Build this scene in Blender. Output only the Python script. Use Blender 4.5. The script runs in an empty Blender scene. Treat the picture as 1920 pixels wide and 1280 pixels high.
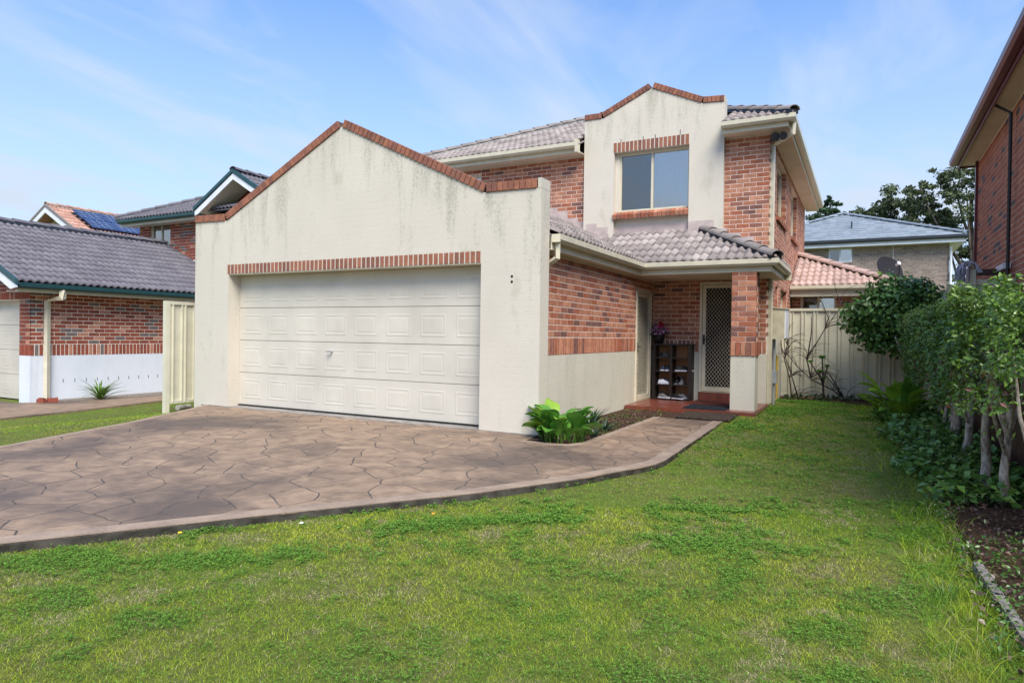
import bpy, bmesh, math, random
import numpy as np
from mathutils import Vector, Matrix, Euler
random.seed(7); np.random.seed(7)
S = bpy.context.scene
COL = S.collection

# ------------------------------------------------------------------ camera, sky, sun, exposure
YAW, PIT, ROL = math.radians(27.9647), math.radians(0.5732), math.radians(0.8011)
EYE = np.array([0, 0, 1.28])
_cy, _sy = math.cos(YAW), math.sin(YAW)
FWD = np.array([-_sy*math.cos(PIT), _cy*math.cos(PIT), -math.sin(PIT)])
_r = np.array([_cy, _sy, 0.0]); _u = np.cross(_r, FWD)
RGT = math.cos(ROL)*_r + math.sin(ROL)*_u
UPV = -math.sin(ROL)*_r + math.cos(ROL)*_u
cam = bpy.data.cameras.new('camera'); camo = bpy.data.objects.new('camera', cam); COL.objects.link(camo)
cam.sensor_width = 36; cam.lens = 36*1242.4/1920; cam.clip_start = 0.05; cam.clip_end = 1500
camo.matrix_world = Matrix(((RGT[0], UPV[0], -FWD[0], 0), (RGT[1], UPV[1], -FWD[1], 0), (RGT[2], UPV[2], -FWD[2], 1.28), (0, 0, 0, 1)))
S.camera = camo

SUN_EL, SUN_AZ = math.radians(50), math.radians(138)   # azimuth from +Y (away from camera) towards +X
world = bpy.data.worlds.new('World'); S.world = world; world.use_nodes = True
nt = world.node_tree; nt.nodes.clear()
wo = nt.nodes.new('ShaderNodeOutputWorld')
sky = nt.nodes.new('ShaderNodeTexSky'); sky.sky_type = 'NISHITA'; sky.sun_disc = False
sky.sun_elevation = SUN_EL; sky.sun_rotation = SUN_AZ; sky.altitude = 60; sky.air_density = 1.0; sky.dust_density = 0.9; sky.ozone_density = 2.2
bg = nt.nodes.new('ShaderNodeBackground'); bg.inputs[1].default_value = 0.13
bgc = nt.nodes.new('ShaderNodeBackground'); bgc.inputs[0].default_value = (0.72, 0.83, 1.0, 1); bgc.inputs[1].default_value = 0.47
tc = nt.nodes.new('ShaderNodeTexCoord')
sep = nt.nodes.new('ShaderNodeSeparateXYZ'); nt.links.new(tc.outputs['Generated'], sep.inputs[0])
# project direction on a cloud plane: (x/z, y/z)
mz = nt.nodes.new('ShaderNodeMath'); mz.operation = 'ADD'; mz.inputs[1].default_value = 0.12; nt.links.new(sep.outputs[2], mz.inputs[0])
mz2 = nt.nodes.new('ShaderNodeMath'); mz2.operation = 'MAXIMUM'; mz2.inputs[1].default_value = 0.03; nt.links.new(mz.outputs[0], mz2.inputs[0])
dv = nt.nodes.new('ShaderNodeVectorMath'); dv.operation = 'DIVIDE'; nt.links.new(tc.outputs['Generated'], dv.inputs[0])
cmb = nt.nodes.new('ShaderNodeCombineXYZ'); [nt.links.new(mz2.outputs[0], cmb.inputs[i]) for i in range(3)]
nt.links.new(cmb.outputs[0], dv.inputs[1])
mp = nt.nodes.new('ShaderNodeMapping'); mp.inputs['Rotation'].default_value = (0, 0, math.radians(-35)); mp.inputs['Scale'].default_value = (1.6, 0.6, 0.35)
mp.inputs['Location'].default_value = (2.2, 8.1, 0)
nt.links.new(dv.outputs[0], mp.inputs[0])
cn = nt.nodes.new('ShaderNodeTexNoise'); cn.inputs['Scale'].default_value = 1.5; cn.inputs['Detail'].default_value = 9; cn.inputs['Roughness'].default_value = 0.55; cn.inputs['Distortion'].default_value = 0.6
nt.links.new(mp.outputs[0], cn.inputs['Vector'])
cr = nt.nodes.new('ShaderNodeValToRGB'); cr.color_ramp.elements[0].position = 0.45; cr.color_ramp.elements[0].color = (0, 0, 0, 1); cr.color_ramp.elements[1].position = 0.74; cr.color_ramp.elements[1].color = (0.55, 0.55, 0.55, 1)
nt.links.new(cn.outputs[0], cr.inputs[0])
hz = nt.nodes.new('ShaderNodeMapRange'); hz.inputs['From Min'].default_value = 0.50; hz.inputs['From Max'].default_value = 0.06; hz.inputs['To Min'].default_value = 0.0; hz.inputs['To Max'].default_value = 0.88
nt.links.new(sep.outputs[2], hz.inputs[0])
mx = nt.nodes.new('ShaderNodeMath'); mx.operation = 'ADD'; mx.use_clamp = True; nt.links.new(cr.outputs[0], mx.inputs[0]); nt.links.new(hz.outputs[0], mx.inputs[1])
mixs = nt.nodes.new('ShaderNodeMixShader')
tint = nt.nodes.new('ShaderNodeMix'); tint.data_type = 'RGBA'; tint.blend_type = 'MULTIPLY'; tint.inputs[0].default_value = 1.0; tint.inputs[7].default_value = (0.60, 0.84, 1.08, 1)
nt.links.new(sky.outputs[0], tint.inputs[6]); nt.links.new(tint.outputs[2], bg.inputs[0])
nt.links.new(mx.outputs[0], mixs.inputs[0]); nt.links.new(bg.outputs[0], mixs.inputs[1]); nt.links.new(bgc.outputs[0], mixs.inputs[2]); nt.links.new(mixs.outputs[0], wo.inputs[0])

sl = bpy.data.lights.new('sun', 'SUN'); so = bpy.data.objects.new('sun', sl); COL.objects.link(so)
sl.energy = 2.7; sl.angle = math.radians(34); sl.color = (1.0, 0.94, 0.84)
sdir = Vector((math.sin(SUN_AZ)*math.cos(SUN_EL), math.cos(SUN_AZ)*math.cos(SUN_EL), math.sin(SUN_EL)))
so.rotation_euler = sdir.to_track_quat('Z', 'Y').to_euler(); so.location = (20, 20, 40)
S.view_settings.view_transform = 'Standard'; S.view_settings.look = 'None'; S.view_settings.exposure = 1.02; S.view_settings.gamma = 1.0
S.view_settings.use_curve_mapping = False

# ------------------------------------------------------------------ helpers
def proj(p):
    v = np.asarray(p, float) - EYE; d = v @ FWD
    return 960 + 1242.4*(v @ RGT)/d, 640 - 1242.4*(v @ UPV)/d, d

def link(o, parent=None):
    COL.objects.link(o)
    if parent is not None:
        o.parent = parent; o.matrix_parent_inverse = Matrix.Translation(-Vector(parent.location))
    return o

def tag(o, label=None, cat=None, group=None, kind=None):
    if label: o['label'] = label
    if cat: o['category'] = cat
    if group: o['group'] = group
    if kind: o['kind'] = kind
    return o

def thing(name, label, cat, loc, group=None):
    o = bpy.data.objects.new(name, None); o.empty_display_size = 0.2; o.location = loc; COL.objects.link(o)
    return tag(o, label, cat, group)

class MB:
    def __init__(s): s.v = []; s.f = []; s.m = []; s.mats = []; s.cur = 0
    def mat(s, m):
        if m not in s.mats: s.mats.append(m)
        s.cur = s.mats.index(m); return s
    def add(s, vs, fs):
        b = len(s.v); s.v += [tuple(v) for v in vs]
        for f in fs: s.f.append(tuple(b+i for i in f)); s.m.append(s.cur)
    def hexa(s, p):   # 8 points: bottom 4 ccw, top 4 ccw
        s.add(p, [(3, 2, 1, 0), (4, 5, 6, 7), (0, 1, 5, 4), (1, 2, 6, 5), (2, 3, 7, 6), (3, 0, 4, 7)])
    def box(s, x0, x1, y0, y1, z0, z1):
        s.hexa([(x0, y0, z0), (x1, y0, z0), (x1, y1, z0), (x0, y1, z0), (x0, y0, z1), (x1, y0, z1), (x1, y1, z1), (x0, y1, z1)])
    def prism(s, pts, ext):
        n = len(pts); e = Vector(ext); P = [Vector(p) for p in pts]
        s.add(P + [p+e for p in P], [tuple(range(n-1, -1, -1)), tuple(range(n, 2*n))] + [(i, (i+1) % n, n+(i+1) % n, n+i) for i in range(n)])
    def tube(s, path, rad, seg=8, caps=True):
        path = [Vector(p) for p in path]; n = len(path)
        if not hasattr(rad, '__len__'): rad = [rad]*n
        vs = []; prev = None
        for i, p in enumerate(path):
            d = (path[min(i+1, n-1)] - path[max(i-1, 0)]).normalized()
            a = prev if prev is not None else (Vector((0, 0, 1)) if abs(d.z) < .9 else Vector((1, 0, 0)))
            x = (a - d*a.dot(d)).normalized(); prev = x; y = d.cross(x)
            for k in range(seg):
                t = 2*math.pi*k/seg; vs.append(p + (x*math.cos(t) + y*math.sin(t))*rad[i])
        fs = [(i*seg+k, i*seg+(k+1) % seg, (i+1)*seg+(k+1) % seg, (i+1)*seg+k) for i in range(n-1) for k in range(seg)]
        if caps: fs += [tuple(range(seg-1, -1, -1)), tuple((n-1)*seg+k for k in range(seg))]
        s.add(vs, fs)
    def lathe(s, c, prof, seg=16):
        c = Vector(c); vs = []; n = len(prof)
        for r, z in prof:
            for k in range(seg):
                t = 2*math.pi*k/seg; vs.append(c + Vector((r*math.cos(t), r*math.sin(t), z)))
        s.add(vs, [(i*seg+k, i*seg+(k+1) % seg, (i+1)*seg+(k+1) % seg, (i+1)*seg+k) for i in range(n-1) for k in range(seg)])
    def sweep(s, path, prof, close=True):
        # path: 2D/3D points; profile: (outward to the right of travel, dz)
        P = [Vector((p[0], p[1], p[2] if len(p) > 2 else 0)) for p in path]; n = len(P); m = len(prof); vs = []
        for i, p in enumerate(P):
            ds = []
            if i > 0: ds.append((P[i]-P[i-1]).xy.normalized())
            if i < n-1: ds.append((P[i+1]-P[i]).xy.normalized())
            ns = [Vector((d.y, -d.x)) for d in ds]
            if len(ns) == 2:
                b = (ns[0]+ns[1]).normalized(); b = b/max(0.3, b.dot(ns[0]))
            else: b = ns[0]
            for o, z in prof: vs.append((p.x+b.x*o, p.y+b.y*o, p.z+z))
        fs = [(i*m+k, i*m+(k+1) % m, (i+1)*m+(k+1) % m, (i+1)*m+k) for i in range(n-1) for k in range(m if close else m-1)]
        if close: fs += [tuple(range(m-1, -1, -1)), tuple((n-1)*m+k for k in range(m))]
        s.add(vs, fs)
    def build(s, name, parent=None, origin=None, smooth=False, label=None, kind=None, fix=True):
        if not s.v: return None
        if origin is None:
            a = np.array(s.v); origin = ((a[:, 0].min()+a[:, 0].max())/2, (a[:, 1].min()+a[:, 1].max())/2, a[:, 2].min())
        ox, oy, oz = origin
        me = bpy.data.meshes.new(name); me.from_pydata([(x-ox, y-oy, z-oz) for x, y, z in s.v], [], s.f)
        for m in s.mats: me.materials.append(m)
        me.polygons.foreach_set('material_index', s.m)
        if smooth: me.polygons.foreach_set('use_smooth', [True]*len(s.f))
        me.update()
        if fix and len(s.f) < 30000:
            bm = bmesh.new(); bm.from_mesh(me); bmesh.ops.recalc_face_normals(bm, faces=bm.faces); bm.to_mesh(me); bm.free()
        o = bpy.data.objects.new(name, me); o.location = origin; link(o, parent)
        if label: o['label'] = label
        if kind: o['kind'] = kind
        return o

class Wall:   # origin (x,y), angle: local +X -> u, local -Y -> outward normal
    def __init__(s, x, y, ang):
        s.o = Vector((x, y, 0)); s.a = math.radians(ang); s.u = Vector((math.cos(s.a), math.sin(s.a), 0)); s.n = Vector((math.sin(s.a), -math.cos(s.a), 0))
    def p(s, u, z, d=0): return s.o + s.u*u + s.n*d + Vector((0, 0, z))
    def box(s, mb, u0, u1, z0, z1, d0, d1):
        mb.hexa([s.p(u0, z0, d1), s.p(u1, z0, d1), s.p(u1, z0, d0), s.p(u0, z0, d0), s.p(u0, z1, d1), s.p(u1, z1, d1), s.p(u1, z1, d0), s.p(u0, z1, d0)])
    def grid(s, mb, u0, u1, z0, z1, holes, d0, d1):
        us = sorted(set([u0, u1] + [c for h in holes for c in h[:2] if u0 < c < u1])); zs = sorted(set([z0, z1] + [c for h in holes for c in h[2:] if z0 < c < z1]))
        def full(i, j):
            if i < 0 or j < 0 or i >= len(us)-1 or j >= len(zs)-1: return False
            cu, cz = (us[i]+us[i+1])/2, (zs[j]+zs[j+1])/2
            return not any(h[0] < cu < h[1] and h[2] < cz < h[3] for h in holes)
        for i in range(len(us)-1):
            for j in range(len(zs)-1):
                if not full(i, j): continue
                a, b, c, d = us[i], us[i+1], zs[j], zs[j+1]
                mb.add([s.p(a, c, d1), s.p(b, c, d1), s.p(b, d, d1), s.p(a, d, d1)], [(0, 1, 2, 3)])
                mb.add([s.p(a, c, d0), s.p(b, c, d0), s.p(b, d, d0), s.p(a, d, d0)], [(3, 2, 1, 0)])
                if not full(i-1, j): mb.add([s.p(a, c, d0), s.p(a, c, d1), s.p(a, d, d1), s.p(a, d, d0)], [(0, 1, 2, 3)])
                if not full(i+1, j): mb.add([s.p(b, c, d1), s.p(b, c, d0), s.p(b, d, d0), s.p(b, d, d1)], [(0, 1, 2, 3)])
                if not full(i, j-1): mb.add([s.p(a, c, d0), s.p(b, c, d0), s.p(b, c, d1), s.p(a, c, d1)], [(0, 1, 2, 3)])
                if not full(i, j+1): mb.add([s.p(a, d, d1), s.p(b, d, d1), s.p(b, d, d0), s.p(a, d, d0)], [(0, 1, 2, 3)])

# ------------------------------------------------------------------ materials
class NT:
    def __init__(s, name):
        s.m = bpy.data.materials.new(name); s.m.use_nodes = True; s.t = s.m.node_tree; s.b = s.t.nodes['Principled BSDF']; s.out = s.t.nodes['Material Output']
    def n(s, t, **k):
        x = s.t.nodes.new(t)
        for a, b in k.items(): setattr(x, a, b)
        return x
    def l(s, a, b): s.t.links.new(a, b)
    def pos(s, scale=(1, 1, 1), rot=(0, 0, 0)):
        g = s.n('ShaderNodeNewGeometry'); mp = s.n('ShaderNodeMapping'); mp.inputs['Scale'].default_value = scale; mp.inputs['Rotation'].default_value = rot
        s.l(g.outputs['Position'], mp.inputs[0]); return mp.outputs[0]
    def noise(s, vec, scale, detail=4, rough=.55, dist=0):
        x = s.n('ShaderNodeTexNoise'); x.inputs['Scale'].default_value = scale; x.inputs['Detail'].default_value = detail; x.inputs['Roughness'].default_value = rough; x.inputs['Distortion'].default_value = dist
        s.l(vec, x.inputs['Vector']); return x.outputs[0]
    def ramp(s, fac, stops):
        r = s.n('ShaderNodeValToRGB'); e = r.color_ramp.elements
        while len(e) < len(stops): e.new(.5)
        for i, (p, c) in enumerate(stops):
            e[i].position = p; e[i].color = (c, c, c, 1) if not hasattr(c, '__len__') else (*c, 1)
        s.l(fac, r.inputs[0]); return r.outputs[0]
    def mix(s, fac, a, b, mode='MIX'):
        x = s.n('ShaderNodeMix', data_type='RGBA', blend_type=mode)
        for i, q in ((0, fac), (6, a), (7, b)):
            if hasattr(q, 'is_linked') or hasattr(q, 'links'): s.l(q, x.inputs[i])
            elif i == 0: x.inputs[0].default_value = q
            else: x.inputs[i].default_value = (*q, 1)
        return x.outputs[2]
    def math(s, op, a, b=0.0):
        x = s.n('ShaderNodeMath', operation=op)
        for i, q in ((0, a), (1, b)):
            if hasattr(q, 'links'): s.l(q, x.inputs[i])
            else: x.inputs[i].default_value = q
        return x.outputs[0]
    def col(s, c):
        if hasattr(c, 'links'): s.l(c, s.b.inputs['Base Color'])
        else: s.b.inputs['Base Color'].default_value = (*c, 1)
        return s
    def rough(s, r, spec=.5):
        if hasattr(r, 'links'): s.l(r, s.b.inputs['Roughness'])
        else: s.b.inputs['Roughness'].default_value = r
        s.b.inputs['Specular IOR Level'].default_value = spec; return s
    def bump(s, h, strength=.3, dist=.01):
        b = s.n('ShaderNodeBump'); b.inputs['Strength'].default_value = strength; b.inputs['Distance'].default_value = dist; s.l(h, b.inputs['Height']); s.l(b.outputs[0], s.b.inputs['Normal']); return s

def plain(name, c, rough=.5, spec=.4, var=.08, scale=8, bump=0):
    t = NT(name); n = t.noise(t.pos(), scale, 5); d = tuple(x*(1-var*2) for x in c); l = tuple(min(1, x*(1+var)) for x in c)
    t.col(t.ramp(n, [(.3, d), (.7, l)])); t.rough(rough, spec)
    if bump: t.bump(t.noise(t.pos(), scale*14, 3), bump, .004)
    return t.m

def brick_mat(name, c, speck=(0.05, 0.035, 0.03), sa=.6):
    t = NT(name); p = t.pos()
    n1 = t.noise(p, 9, 5, .6); a = t.ramp(n1, [(.3, tuple(x*.78 for x in c)), (.7, tuple(min(1, x*1.18) for x in c))])
    n2 = t.noise(p, 55, 2, .5); sp = t.ramp(n2, [(.61, 0.), (.68, sa)])
    n3 = t.noise(p, 130, 3, .6); fine = t.ramp(n3, [(.3, .85), (.7, 1.1)])
    t.col(t.mix(sp, t.mix(1.0, a, fine, 'MULTIPLY'), speck)); t.rough(.85, .25); t.bump(n3, .5, .003); return t.m

def render_mat(name, c, dirt=1.0, courses=True, cap=None):
    t = NT(name); p = t.pos(); edge = None
    if cap:   # run-off staining hangs below the coping line
        gg = t.n('ShaderNodeNewGeometry'); ss = t.n('ShaderNodeSeparateXYZ'); t.l(gg.outputs['Position'], ss.inputs[0]); xc, zt, sl_, zf = cap
        line_ = t.math('MAXIMUM', t.math('SUBTRACT', zt, t.math('MULTIPLY', t.math('ABSOLUTE', t.math('SUBTRACT', ss.outputs[0], xc)), sl_)), zf)
        dst = t.math('SUBTRACT', line_, ss.outputs[2]); edge = t.ramp(t.math('ADD', t.math('MULTIPLY', dst, .55), t.math('MULTIPLY', t.noise(t.pos((1, 1, .3)), 2.2, 4), .35)), [(.16, 1.), (.80, .12)])
    big = t.noise(p, 1.1, 6, .6)
    streak = t.noise(t.pos((3.2, 3.2, .45)), 1.3, 7, .62, .3)
    fine = t.noise(p, 26, 5, .7); grain = t.noise(p, 160, 2)
    base = t.ramp(big, [(.25, tuple(x*.93 for x in c)), (.75, tuple(min(1, x*1.04) for x in c))])
    if edge is not None: streak = t.math('MULTIPLY', streak, t.math('ADD', t.math('MULTIPLY', edge, .32), .80))
    base = t.mix(t.math('MULTIPLY', t.ramp(streak, [(.50, 0.), (.74, 1.)]), .42*dirt), base, (0.31, 0.30, 0.21))
    base = t.mix(t.math('MULTIPLY', t.ramp(t.math('MULTIPLY', streak, fine), [(.27, 0.), (.42, 1.)]), .5*dirt), base, (0.17, 0.17, 0.12))
    base = t.mix(t.math('MULTIPLY', t.ramp(fine, [(.56, 0.), (.66, 1.)]), .16), base, tuple(x*.62 for x in c))
    blot = t.noise(t.pos((1, 1, .5)), 2.3, 5, .65); base = t.mix(t.math('MULTIPLY', t.ramp(blot, [(.60, 0.), (.72, 1.)]), .45*dirt), base, (0.31, 0.31, 0.18))
    g = t.n('ShaderNodeNewGeometry'); sp = t.n('ShaderNodeSeparateXYZ'); t.l(g.outputs['Position'], sp.inputs[0])
    w = t.math('FRACT', t.math('DIVIDE', t.math('ADD', sp.outputs[2], t.math('MULTIPLY', t.noise(t.pos((1, 1, 5)), 3, 2), .02)), .086)); line = t.ramp(t.math('ABSOLUTE', t.math('SUBTRACT', w, .5)), [(.40, 1.), (.5, 0.)])
    t.col(base); t.rough(.75, .3)
    h = t.math('ADD', t.math('MULTIPLY', line, .16 if courses else 0), t.math('ADD', t.math('MULTIPLY', fine, .8), t.math('MULTIPLY', grain, .25)))
    t.bump(h, .45, .006); return t.m

def roof_mat(name, c, c2, dark=(0.05, 0.045, 0.05)):
    t = NT(name); p = t.pos(); n1 = t.noise(p, 2.5, 6, .65); n2 = t.noise(p, 22, 4, .7)
    a = t.ramp(n1, [(.3, c), (.7, c2)]); a = t.mix(t.math('MULTIPLY', t.ramp(n2, [(.5, 0.), (.75, 1.)]), .45), a, dark)
    t.col(a); t.rough(.8, .25); t.bump(n2, .4, .006); return t.m

M = {}
M['render'] = render_mat('cream_render', (0.61, 0.55, 0.455), .85, cap=(-7.0, 4.37, .496, 3.15))
M['render_bay'] = render_mat('cream_render_upper', (0.61, 0.55, 0.455), .8, cap=(-3.871, 6.3, .45, 5.83))
M['render_clean'] = render_mat('cream_painted_base', (0.60, 0.56, 0.455), .35)
M['white_paint'] = render_mat('white_painted_base', (0.70, 0.72, 0.76), .15)
M['trim'] = plain('cream_metal', (0.62, 0.56, 0.42), .38, .5, .06, 5)
M['trim_dk'] = plain('cream_metal_weathered', (0.55, 0.49, 0.35), .5, .4, .1, 7)
M['soffit'] = plain('soffit_board', (0.70, 0.61, 0.49), .75, .2, .07, 2)
M['door_cream'] = plain('garage_door_cream', (0.60, 0.55, 0.46), .45, .4, .06, 1.6)
M['teal'] = plain('green_metal', (0.015, 0.06, 0.065), .35, .5, .08, 4)
M['maroon'] = plain('maroon_metal', (0.13, 0.020, 0.030), .35, .5, .08, 4)
M['white'] = plain('white_gloss_paint', (0.74, 0.75, 0.78), .4, .4, .05, 4)
M['charcoal'] = plain('charcoal_metal', (0.03, 0.035, 0.045), .4, .5, .08, 4)
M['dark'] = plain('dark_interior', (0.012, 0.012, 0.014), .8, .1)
M['black'] = plain('black_plastic', (0.012, 0.012, 0.013), .45, .4)
M['grey_metal'] = plain('grey_metal', (0.32, 0.33, 0.34), .35, .5)
M['mortar'] = plain('pink_mortar', (0.78, 0.62, 0.52), .95, .1, .12, 20, .3)
M['mortar_l'] = plain('pale_mortar', (0.80, 0.72, 0.62), .95, .1, .12, 20, .3)
M['mortar_g'] = plain('grey_mortar', (0.48, 0.42, 0.37), .95, .1, .1, 20, .3)
M['flash'] = plain('painted_flashing', (0.50, 0.40, 0.37), .6, .3, .1, 6)
M['colorbond'] = plain('cream_sheet_metal', (0.62, 0.58, 0.44), .42, .4, .07, 2.5)
M['rust_tile'] = plain('terracotta_tile', (0.20, 0.055, 0.035), .28, .5, .15, 7, .1)
M['grout'] = plain('grout', (0.16, 0.09, 0.07), .9, .1)
M['wood_dark'] = plain('dark_timber', (0.022, 0.015, 0.012), .5, .35, .2, 14)
M['wood_back'] = plain('tan_backing_board', (0.42, 0.20, 0.10), .7, .2, .1, 5)
M['wood_brown'] = plain('brown_timber', (0.07, 0.035, 0.025), .6, .3, .2, 10)
M['wood_grey'] = plain('weathered_grey_timber', (0.24, 0.21, 0.20), .9, .15, .25, 18, .4)
M['concrete'] = plain('concrete', (0.30, 0.27, 0.24), .9, .15, .2, 6, .3)
M['concrete_dk'] = plain('stained_concrete', (0.07, 0.062, 0.05), .95, .1, .35, 7, .4)
def strip_mat():
    t = NT('pink_concrete_border'); p = t.pos(); n = t.noise(p, 3.5, 6, .65); f = t.noise(p, 60, 3)
    a = t.ramp(n, [(.3, (.17, .125, .095)), (.65, (.38, .28, .205))]); t.col(t.mix(.35, a, t.ramp(f, [(.3, (.22, .16, .12)), (.7, (.43, .32, .24))]))); t.rough(.85, .2); t.bump(f, .3, .004); return t.m
M['strip'] = strip_mat()
def stone_mat(name, k):
    t = NT(name); p = t.pos(); big = t.noise(p, .55, 6, .62, .4); mid = t.noise(p, 5, 6, .7); f = t.noise(t.pos((1, 1, 1)), 45, 4, .7)
    a = t.ramp(mid, [(.28, (.155*k, .102*k, .07*k)), (.72, (.40*k, .275*k, .18*k))])
    a = t.mix(t.math('MULTIPLY', t.ramp(big, [(.46, 0.), (.62, 1.)]), .78), a, (.080, .060, .050))
    a = t.mix(t.ramp(f, [(.62, 0.), (.75, .5)]), a, (.09, .065, .055)); t.col(a); t.rough(t.ramp(mid, [(.3, .5), (.7, .8)]), .35); t.bump(t.math('ADD', t.math('MULTIPLY', mid, 2.0), f), .45, .008); return t.m
STONES = [stone_mat('stamped_stone_%s' % n, k) for n, k in (('light', 1.04), ('mid', .96), ('dark', .90))]
M['joint'] = plain('stone_joint', (0.115, 0.10, 0.09), .95, .1, .25, 12)
def soil_mat(name, a, b, c, sc=18):
    t = NT(name); p = t.pos(); n = t.noise(p, sc, 8, .75); n2 = t.noise(p, 1.3, 4)
    t.col(t.mix(t.ramp(n2, [(.35, 0.), (.65, .7)]), t.ramp(n, [(.3, a), (.7, b)]), c)); t.rough(.95, .1); t.bump(n, .8, .03); return t.m
M['soil'] = soil_mat('lawn_soil', (0.05, 0.06, 0.018), (0.20, 0.19, 0.06), (0.11, 0.17, 0.025))
M['mulch'] = soil_mat('dark_mulch', (0.022, 0.013, 0.010), (0.13, 0.075, 0.05), (0.05, 0.03, 0.022), 40)
M['pebbles'] = soil_mat('pale_gravel', (0.09, 0.075, 0.06), (0.36, 0.31, 0.26), (0.2, 0.17, 0.14), 30)

def attr_mat(name, rough=.5, trans=.25, spec=.35, glossy_noise=False):
    t = NT(name); a = t.n('ShaderNodeAttribute', attribute_name='Col'); t.l(a.outputs['Color'], t.b.inputs['Base Color']); t.rough(rough, spec)
    tr = t.n('ShaderNodeBsdfTranslucent'); t.l(a.outputs['Color'], tr.inputs[0]); ms = t.n('ShaderNodeMixShader'); ms.inputs[0].default_value = trans
    t.l(t.b.outputs[0], ms.inputs[1]); t.l(tr.outputs[0], ms.inputs[2]); t.l(ms.outputs[0], t.out.inputs[0]); return t.m
M['grass'] = attr_mat('grass_blades', .75, .32, .10)
M['leaf'] = attr_mat('glossy_leaves', .33, .15, .5)
M['leaf_far'] = attr_mat('distant_leaves', .6, .15, .25)
def leaf_plain(name, c, c2, rough=.35):
    t = NT(name); p = t.pos(); n = t.noise(p, 6, 3); co = t.ramp(n, [(.3, c), (.7, c2)]); t.col(co); t.rough(rough, .4)
    tr = t.n('ShaderNodeBsdfTranslucent'); t.l(co, tr.inputs[0]); ms = t.n('ShaderNodeMixShader'); ms.inputs[0].default_value = .25
    t.l(t.b.outputs[0], ms.inputs[1]); t.l(tr.outputs[0], ms.inputs[2]); t.l(ms.outputs[0], t.out.inputs[0]); return t.m
M['broad'] = leaf_plain('broad_leaf', (.07, .20, .03), (.15, .36, .05))
M['broad_y'] = leaf_plain('broad_leaf_yellow', (.20, .38, .03), (.32, .50, .06))
M['spike'] = leaf_plain('spiky_leaf', (.03, .07, .04), (.07, .13, .07))
M['strap'] = leaf_plain('strappy_leaf', (.06, .13, .02), (.14, .25, .04))
def bark_mat(name, a, b, sc=14):
    t = NT(name); p = t.pos((1, 1, .35)); n = t.noise(p, sc, 6, .7); t.col(t.ramp(n, [(.35, a), (.62, b)])); t.rough(.9, .15); t.bump(n, .7, .01); return t.m
M['bark_pale'] = bark_mat('pale_mottled_bark', (0.17, 0.12, 0.09), (0.62, 0.51, 0.42), 26)
M['bark_dark'] = bark_mat('dark_bark', (0.03, 0.024, 0.02), (0.13, 0.10, 0.085))
M['bark_gum'] = bark_mat('gum_bark', (0.06, 0.045, 0.035), (0.22, 0.18, 0.15), 5)

def glass_mat(name, refl=.3, tint=(.35, .4, .45)):
    t = NT(name); g = t.n('ShaderNodeBsdfGlossy'); g.inputs['Roughness'].default_value = .02; g.inputs[0].default_value = (1, .95, .87, 1)
    tr = t.n('ShaderNodeBsdfTransparent'); tr.inputs[0].default_value = (*tint, 1); fr = t.n('ShaderNodeFresnel'); fr.inputs[0].default_value = 1.5
    ms = t.n('ShaderNodeMixShader'); t.l(t.math('ADD', t.math('MULTIPLY', fr.outputs[0], .8), refl), ms.inputs[0]); t.l(tr.outputs[0], ms.inputs[1]); t.l(g.outputs[0], ms.inputs[2]); t.l(ms.outputs[0], t.out.inputs[0]); return t.m
M['glass'] = glass_mat('window_glass', .32, (.62, .66, .7))
M['glass_screen'] = glass_mat('screened_glass', .16, (.25, .26, .28))
M['curtain'] = plain('pale_curtain', (0.55, 0.54, 0.52), .9, .1, .1, 3)
M['curtain_b'] = plain('pale_blue_curtain', (0.50, 0.58, 0.75), .9, .1, .1, 3)
def solar_mat():
    t = NT('solar_cells'); n = t.noise(t.pos(), 6, 3); t.col(t.ramp(n, [(.3, (.012, .028, .085)), (.7, (.028, .055, .15))])); t.rough(.15, .6); return t.m
M['solar'] = solar_mat()
def coir_mat(name, a, b, sc):
    t = NT(name); v = t.n('ShaderNodeTexVoronoi'); v.inputs['Scale'].default_value = sc; t.l(t.pos(), v.inputs['Vector']); t.col(t.ramp(v.outputs[0], [(.2, a), (.6, b)])); t.rough(.95, .1); t.bump(v.outputs[0], .6, .01); return t.m
M['coir'] = coir_mat('coir_mat', (.015, .012, .010), (.075, .055, .042), 22)
M['coir_red'] = coir_mat('patterned_rug', (.012, .008, .008), (.12, .04, .03), 9)
M['mat_blue'] = plain('dark_rubber_mat', (0.016, 0.020, 0.028), .7, .3, .2, 20)

BR_MAIN = [brick_mat('orange_brick_%s' % n, c) for n, c in (('light', (.49, .225, .135)), ('mid', (.42, .175, .105)), ('red', (.36, .12, .065)), ('brown', (.29, .125, .085)), ('dark', (.20, .095, .075)))]
BW_MAIN = [3, 4, 3, 1.5, .8]
BR_LEFT = [brick_mat('red_brick_%s' % n, c) for n, c in (('red', (.31, .085, .048)), ('deep', (.26, .07, .042)), ('tan', (.48, .22, .14)), ('grey', (.18, .135, .12)))]
BW_LEFT = [5, 4, 1.6, 1.2]
BR_RIGHT = [brick_mat('rust_brick_%s' % n, c) for n, c in (('red', (.40, .14, .085)), ('rust', (.46, .18, .105)), ('grey', (.13, .10, .10)))]
BW_RIGHT = [5, 5, 1.1]
BR_BACK = [brick_mat('fawn_brick_%s' % n, c, sa=.2) for n, c in (('light', (.34, .265, .215)), ('mid', (.29, .225, .185)), ('dark', (.25, .19, .16)))]
BW_BACK = [3, 4, 2]
RT_MAIN = [roof_mat('faded_tile_%s' % n, a, b) for n, a, b in (('light', (.29, .245, .225), (.43, .37, .34)), ('mid', (.24, .20, .185), (.38, .32, .295)), ('dark', (.19, .16, .15), (.31, .26, .24)))]
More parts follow.
